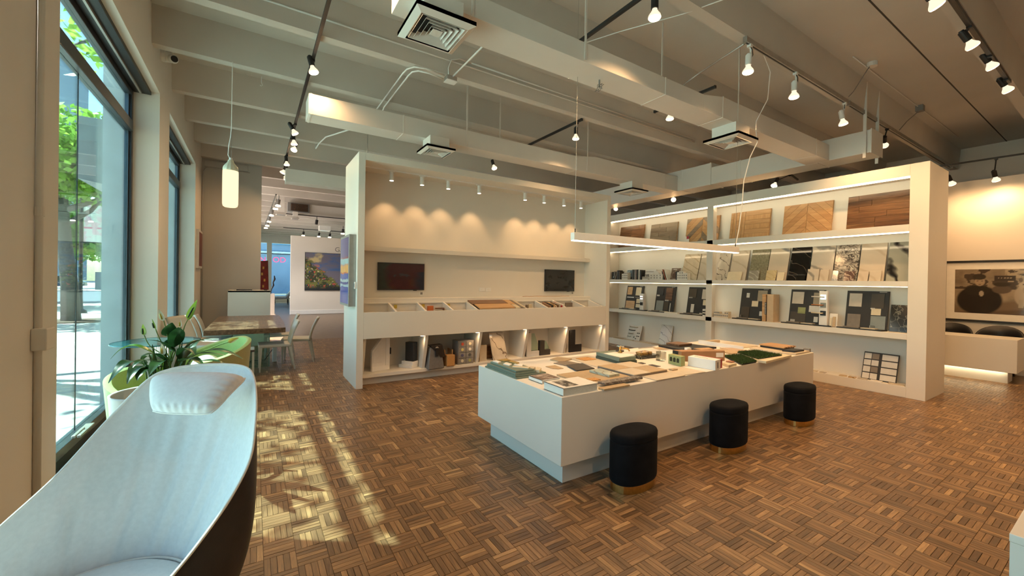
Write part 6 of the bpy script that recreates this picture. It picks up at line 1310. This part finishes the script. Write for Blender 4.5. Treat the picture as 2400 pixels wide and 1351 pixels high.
# ================================================================== GREEN TUB CHAIRS, BISTRO TABLE
def tub(name,label,loc,rz,r,zs,zt,mo,mi_,group):
    t = thing(name,label,'armchair',loc,group,local=True); t.rotation_euler = (0,0,rz)
    A = np.linspace(-2.25,2.25,49); n = len(A)
    def wall_(rr,ztop_off,flip):
        rows = []
        for j in range(13):
            v = j/12; row = []
            for a in A:
                h = zs-.10+(zt-zs+.10)*(.55+.45*math.cos(a*.62)**2); flare = 1+.10*v
                row.append((rr*flare*math.cos(a),rr*flare*math.sin(a),zs-.16+(h-zs+.16)*v+ztop_off))
            rows.append(row)
        return rows[::-1] if flip else rows
    build('outer_back', MB().grid(wall_(r,0,False)), mo, t, smooth=True); build('inner_back', MB().grid(wall_(r-.05,0,True)), mi_, t, smooth=True)
    o,i_ = wall_(r,0,False)[-1],wall_(r-.05,0,False)[-1]
    build('rim', MB().grid([o,[((p[0]+q[0])/2,(p[1]+q[1])/2,p[2]+.018) for p,q in zip(o,i_)],i_]), mi_, t, smooth=True)
    build('seat', MB().lathe([(.05,zs-.14),(r-.04,zs-.13),(r-.03,zs-.02),(r-.08,zs+.01),(.01,zs+.015)],36), mi_, t, smooth=True)
    for a in (.7,2.3,3.9,5.5): build('leg', MB().cyl(((r-.1)*math.cos(a),(r-.1)*math.sin(a),zs-.13),((r-.05)*math.cos(a),(r-.05)*math.sin(a),0),.014,.010,10), M_STEEL, t)
    return t
g1 = tub('tub_chair','pale green tub chair between the window and the white planter',(-.70,4.92,0),2.5,.36,.40,.72,M_GREENF,M_GREENF,'green tub chairs')
g2 = tub('tub_chair','olive and green tub chair behind the lily, nearest the dining table',(-.42,6.30,0),.45,.37,.42,.80,M_OLIVEF,M_GREENF,'green tub chairs')
cu = solo('round_cushion', MB().lathe([(.01,-.055),(.10,-.05),(.15,-.02),(.155,0),(.15,.02),(.10,.05),(.01,.055)],28,Matrix.Translation((-.47,6.08,.52))@Matrix.Rotation(.9,4,'X')), mat('white and mint cushion',(.60,.72,.60),.8), 'white and mint round cushion on the olive tub chair','cushion',smooth=True)
t = thing('bistro_table','tall round glass table with chrome rods beside the window','table',(-.87,5.58,0))
build('glass_top', MB().lathe([(.001,.905),(.36,.905),(.363,.912),(.36,.918),(.001,.918)],64,Matrix.Translation((-.84,5.56,0))), M_TGLASS, t)
build('glass_edge', MB().lathe([(.360,.906),(.3635,.912),(.360,.917),(.358,.912)],64,Matrix.Translation((-.84,5.56,0))), mat('blue green glass edge',(.05,.16,.20),.1), t)
for k in range(6): a = k*PI/3; build('rod', MB().cyl((-.80+.05*math.cos(a),5.55+.05*math.sin(a),.02),(-.80+.05*math.cos(a),5.55+.05*math.sin(a),.905),.007,n=8), M_CHROME, t)
build('foot', MB().lathe([(.17,0),(.17,.012),(.05,.02)],30,Matrix.Translation((-.80,5.55,0))), M_CHROME, t)
for z in (.35,.70): build('hoop', MB().tube([(-.80+.055*math.cos(a),5.55+.055*math.sin(a),z) for a in np.linspace(0,2*PI,20)],.006,6), M_CHROME, t)
# ================================================================== DINING TABLE AND CHAIRS
t = thing('dining_table','dark live edge slab dining table on clear glass panels','table',(-.08,9.3,0))
build('slab_top', MB().prism([(-.655,7.98),(.20,7.93),(.475,7.95),(.50,9.0),(.50,10.66),(-.62,10.74),(-.64,9.2)],.665,.75), wood('dark slab wood',(.10,.055,.03),(.25,.15,.085),axis='Y',rough=.3), t, bevel=.006)
for y in (8.5,10.2): build('glass_leg', MB().box(-.45,y,0,.25,y+.015,.665), M_TGLASS, t); build('glass_leg_edge', MB().box(.25,y,0,.258,y+.015,.665), M_TGEDGE, t)
M_CHAIRL = mat('pale grey green leather', (.52,.52,.47), .45, var=.04, scale=20)
def dining(label, loc, rz, H=.84, zs=.46, group='pale leather dining chairs'):
    t = thing('dining_chair', label, 'chair', loc, group, local=True); t.rotation_euler = (0,0,rz)       # faces +x
    w = .225
    build('seat', MB().hexa([(-.22,-w,zs-.05),(.25,-w+.01,zs-.055),(.25,w-.01,zs-.055),(-.22,w,zs-.05)],[(-.22,-w,zs-.005),(.26,-w,zs),(.26,w,zs),(-.22,w,zs-.005)]), M_CHAIRL, t, bevel=.014, seg=3)
    n = 12; F = [(-.215-.03*(k/n)-.10*(k/n)**2, zs-.05+(H-zs+.05)*k/n) for k in range(n+1)]
    def strip(dx): return [[(x+dx-.03*(1-(2*j/8-1)**2)*(k/n), w*(2*j/8-1)*(1-.10*(k/n)), z+(.0 if k<n else -.018*(1-(2*j/8-1)**2)*0)) for j in range(9)] for k,(x,z) in enumerate(F)]
    build('backrest', MB().grid(strip(0)), M_CHAIRL, t, smooth=True, solid=.028)
    for sy in (-1,1):
        build('leg', MB().hexa([(.225,sy*.205-.011,0),(.243,sy*.205-.011,0),(.243,sy*.205+.011,0),(.225,sy*.205+.011,0)],[(.20,sy*.205-.02,zs-.05),(.25,sy*.205-.02,zs-.05),(.25,sy*.205+.02,zs-.05),(.20,sy*.205+.02,zs-.05)]), M_CHAIRL, t)
        build('leg', MB().hexa([(-.30,sy*.205-.011,0),(-.282,sy*.205-.011,0),(-.282,sy*.205+.011,0),(-.30,sy*.205+.011,0)],[(-.235,sy*.205-.02,zs-.05),(-.19,sy*.205-.02,zs-.05),(-.19,sy*.205+.02,zs-.05),(-.235,sy*.205+.02,zs-.05)]), M_CHAIRL, t)
    return t
d0 = dining('pale leather dining chair nearest the camera on the right of the table', (.335,8.235,0), PI+.02)
dup(d0,(.45,9.62,0),PI-.05,'pale leather dining chair tucked in behind the nearest right one')
dup(d0,(.73,8.82,0),PI-.16,'pale leather dining chair pulled out away from the table')
dup(d0,(-.60,9.35,0),.0,'nearer of two pale leather chairs on the window side of the table')
dup(d0,(-.60,10.15,0),.0,'farther of two pale leather chairs on the window side of the table')
dining('taller white chair beside the bistro table with its back to the window', (-.60,7.22,0), -.45, H=1.03, zs=.66, group='tall white chairs')
dining('dark pale legged chair behind the olive tub chair under the table edge', (-.16,7.72,0), PI/2, H=.62, zs=.46, group='low backed chairs') if False else None
st_ = thing('side_stool','dark topped stool with pale legs under the near edge of the dining table','stool',(-.13,7.70,0))
build('seat', MB().box(-.30,7.52,.43,.03,7.86,.47), M_CHAR, st_, bevel=.012)
for x in (-.28,.01):
    for y in (7.54,7.84): build('leg', MB().box(x-.015,y-.015,0,x+.015,y+.015,.43), M_CHAIRL, st_)
# floor box cable under the table
t = thing('floor_socket','small white socket tower on the floor under the dining table','socket',(.35,8.95,0)); build('post', MB().box(.32,8.93,0,.39,8.99,.30), M_WHITE, t, bevel=.004); build('cable', MB().tube([(.35,8.96,.28),(.20,9.1,.02),(.0,9.2,.01),(-.1,9.0,.008)],.006,6), M_BLACK, t)
# ================================================================== RECEPTION COUNTER AND GALLERY
t = thing('reception_counter','tall plain white counter standing before the grey wall','counter',(-.07,11.45,0))
build('front', MB().box(-.485,11.20,0,.345,11.26,1.29), M_UNIT, t, **BV); build('body', MB().box(-.48,11.26,0,.34,11.75,1.25), M_UNIT, t); build('top', MB().box(-.485,11.20,1.25,.345,11.78,1.292), M_UNIT, t, **BV)
solo('tray', MB().box(-.33,11.30,1.2925,-.02,11.55,1.31), M_BLACK, 'thin black tray lying on the reception counter','tray',bevel=.003)
solo('dark_dish', MB().lathe([(.03,0),(.055,.012),(.05,.02)],20,Matrix.Translation((.25,11.4,1.2925))), M_DARK, 'small dark dish at the right end of the reception counter','dish')
t = thing('red_artwork','tall narrow dark red artwork standing past the grey wall','artwork',(.24,13.2,0)); M_REDART = mat('dark red painted board',(.13,.008,.010),.4,var=.5,scale=7)
build('panel', MB().hexa([(.17,13.2,1.0),(.37,13.2,1.0),(.37,13.26,1.0),(.17,13.26,1.0)],[(.15,13.2,2.05),(.34,13.2,2.07),(.34,13.26,2.07),(.15,13.26,2.05)]), M_REDART, t); build('stand', MB().box(.16,13.18,0,.40,13.4,1.0), M_WHITE, t)
for k in range(5): build('gold_mark', MB().box(.18+.03*(k%3),13.192,1.15+.17*k,.22+.03*(k%3),13.2,1.22+.17*k), M_BRASS, t)
t = thing('gallery_plinth','white gallery plinth carrying a small dark figure','plinth',(.5,14.6,0)); build('box', MB().box(.30,14.5,0,.56,15.0,1.10), M_WHITE, t, **BV)
t = thing('small_sculpture','slender dark sculpture on the white plinth','sculpture',(.50,14.7,1.10)); build('figure', MB().tube([(.46,14.7,1.10),(.48,14.7,1.24),(.53,14.7,1.36),(.52,14.7,1.45),(.56,14.7,1.55),(.55,14.7,1.66)],[.012,.016,.026,.018,.03,.012],8), M_DARK, t, smooth=True)
t = thing('landscape_painting','wide landscape painting of a flowering hillside under a stormy sky','painting',(2.9,20.06,1.05))
build('canvas', MB().box(1.91,20.06,1.05,4.05,20.1,2.74), M_DARK, t)
def f_land(U,V):
    n = fbm(U*5,V*5,41); n2 = fbm(U*16,V*16,43); n3 = fbm(U*3+n,V*9,47); c = np.zeros(U.shape+(3,)); c[...] = srgb(112,110,128); c = lay(c,(n3-.45)*6,srgb(70,105,160)); c = lay(c,(n-.55)*7*(V>.5),srgb(200,185,140)); c = lay(c,(n3-.6)*6*(V>.6),srgb(185,120,90))
    hill = np.clip((.82-1.15*U+.25*n2-V)*10,0,1); c = lay(c,hill,srgb(52,62,40)); c = lay(c,hill*((n2-.48)*9),srgb(110,115,60)); fl_ = vnoise(U*46,V*34,50); c = lay(c,hill*(fl_>.84),srgb(205,85,75)); c = lay(c,hill*(fl_<.10),srgb(215,200,170)); c = lay(c,hill*(vnoise(U*40,V*30,56)>.86),srgb(60,80,140))
    c = lay(c,np.clip((.12-V)*12,0,1),srgb(28,36,44)); return c
printed('picture',(1.925,20.058,1.065),(2.11,0,0),(0,0,1.66),f_land,t,130,100)
def text(name, body, loc, size, m, parent=None, rot=(PI/2,0,0), ext=.004):
    cu_ = bpy.data.curves.new(name,'FONT'); cu_.body = body; cu_.size = size; cu_.extrude = ext; cu_.materials.append(m)
    tmp = bpy.data.objects.new('tmp_text',cu_); COL.objects.link(tmp); dg = bpy.context.evaluated_depsgraph_get(); me = bpy.data.meshes.new_from_object(tmp.evaluated_get(dg)); bpy.data.objects.remove(tmp)
    o = bpy.data.objects.new(name,me); link(o,parent); off = OFF.get(parent.name,Vector((0,0,0))) if parent else Vector((0,0,0)); o.location = Vector(loc)-off; o.rotation_euler = rot; return o
t = thing('wall_lettering','grey GA lettering on the gallery wall above the painting','lettering',(3.25,20.08,2.83)); text('letter','GA',(3.13,20.095,2.83),.30,M_GREY,t)
t = thing('neon_sign','pink glowing OD and NU letters in the far storefront','sign',(.7,31.15,2.6)); M_NEON = emit('pink neon',(1.0,.08,.22),2.2)
text('letter','OD',(1.05,31.2,2.62),.50,M_NEON,t); text('letter','NU',(.33,31.2,2.62),.46,M_NEON,t)
def far_lounger(label,x,y,m):
    t = thing('gallery_lounge_chair',label,'lounge chair',(x,y,0),'far gallery lounge chairs')
    build('seat', MB().hexa([(x-.45,y-.35,.33),(x+.35,y-.35,.36),(x+.35,y+.35,.36),(x-.45,y+.35,.33)],[(x-.45,y-.35,.43),(x+.35,y-.35,.46),(x+.35,y+.35,.46),(x-.45,y+.35,.43)]), m, t, bevel=.02)
    build('backrest', MB().hexa([(x+.15,y-.35,.42),(x+.30,y-.35,.40),(x+.30,y+.35,.40),(x+.15,y+.35,.42)],[(x+.62,y-.35,1.0),(x+.74,y-.35,.98),(x+.74,y+.35,.98),(x+.62,y+.35,1.0)]), m, t, bevel=.02)
    for sx in (-.4,.3):
        for sy in (-.3,.3): build('leg', MB().cyl((x+sx,y+sy,.34),(x+sx,y+sy,0),.015,n=6), M_BLACK, t)
far_lounger('white lounge chair far away by the storefront',1.55,29.5,M_WHITE); far_lounger('grey lounge chair in front of the far white one',1.45,27.6,M_GREY)
# gallery ceiling things
t = thing('heater_unit','dark grilled air unit hanging from the gallery ceiling','air unit',(1.4,16.9,4.2)); build('case', MB().box(1.02,16.8,4.02,1.72,17.3,4.34), M_GREY, t, bevel=.004)
gr = build('grille', MB().box(1.12,16.785,4.05,1.68,16.80,4.31), M_DARK, t)
for k in range(12): build('fin', MB().box(1.13+.046*k,16.778,4.055,1.145+.046*k,16.786,4.305), M_WALNUTX, gr)
t = thing('air_duct','grey duct box to the right of the dark gallery air unit','duct',(3.2,17.0,4.1),'ceiling air ducts'); build('section', MB().box(1.74,16.9,4.0,6.5,17.5,4.34), M_DUCT, t, **BV); build('lower_rail', MB().box(1.2,16.75,3.90,6.5,16.88,3.98), M_WHITE, t)
def drop(label,x,y,z0,z1,w):
    t = thing('duct_drop',label,'duct',(x,y,z0),'white vertical duct drops'); build('shaft', MB().box(x-w,y-w,z0+.08,x+w,y+w,z1), M_DUCT, t, **BV); build('flare', MB().hexa([(x-w*1.7,y-w*1.7,z0),(x+w*1.7,y-w*1.7,z0),(x+w*1.7,y+w*1.7,z0),(x-w*1.7,y+w*1.7,z0)],[(x-w,y-w,z0+.09),(x+w,y-w,z0+.09),(x+w,y+w,z0+.09),(x-w,y+w,z0+.09)]), M_DUCT, t); build('grille', MB().box(x-w*1.3,y-w*1.3,z0-.006,x+w*1.3,y+w*1.3,z0), M_GREY, t)
drop('tall white duct drop just past the grey wall',.78,16.1,3.76,4.8,.10); drop('shorter white duct drop below the gallery air unit',1.25,16.6,3.72,3.98,.08)
track('gallery_track','black track under the gallery duct',(.9,16.7,3.90),(6.4,16.7,3.90),.03,.03,M_BLACK); track('gallery_track','long black track deeper in the gallery',(1.2,22.5,4.02),(6,22.5,4.02),.03,.03,M_BLACK); track('gallery_track','black track along the left of the gallery',(.55,14.2,4.1),(.45,22,4.1),.03,.03,M_BLACK)
def can(label,x,y,z,m,lit):
    t = thing('gallery_spot',label,'spot light',(x,y,z),'small gallery spot lights'); build('can', MB().cyl((x,y,z),(x+.02,y,z+.17),.05,n=12), m, t); build('stem', MB().cyl((x+.02,y,z+.17),(x+.02,y,z+.30),.012,n=6), m, t)
    if lit: build('face', MB().lathe([(.07,-.05),(.075,-.02),(.045,.0)],12,Matrix.Translation((x,y,z))), M_BULB, t)
for k,(x,lab) in enumerate(((1.95,'black gallery spot under the duct, left one'),(3.05,'black gallery spot under the duct, right one'))): can(lab,x,16.7,3.6,M_BLACK,False)
for k,x in enumerate((2.05,2.75,3.25)): can('lit gallery spot on the deeper track, %s from the left'%ordn[k],x,22.5,3.72,M_BLACK,True)
for k,(x,y) in enumerate(((.62,14.6),(.58,15.3),(.52,17.0),(.5,19.0),(.48,20.5),(.45,21.5))): can('lit gallery spot in the row past the grey wall, %s from the camera'%ordn[k],x,y,3.86,M_GREY,True)
for k,(x,y) in enumerate(((3.2,18.6),(3.45,18.6),(3.8,18.4))): can('lit gallery spot above the landscape painting, %s from the left'%ordn[k],x,y,3.55,M_BLACK,True)
t = thing('smoke_box','small white box hanging from the gallery ceiling near the deeper track','box',(2.95,21.6,3.95)); build('box', MB().box(2.65,21.5,3.92,3.15,21.9,4.15), M_WHITE, t)
for x,y,e in ((2.5,18.2,130),(.9,17.5,160),(5.5,18.0,120)):
    L = bpy.data.lights.new('gallery_flood','SPOT'); L.energy = e; L.spot_size = 2.2; L.spot_blend = .8; L.color = (1.0,.86,.70); L.shadow_soft_size = .08
    o = bpy.data.objects.new('gallery_flood',L); link(o); o.location = (x,y,3.5)
# small painting on the left wall in the corner
t = thing('corner_painting','small white framed picture on the left wall by the grey corner','painting',(-1.03,11.4,1.8)); build('frame', MB().box(-1.05,11.05,1.78,-1.0,11.75,2.62), M_WHITE, t, bevel=.003); build('canvas', MB().box(-1.002,11.10,1.83,-.998,11.70,2.57), M_REDART, t)
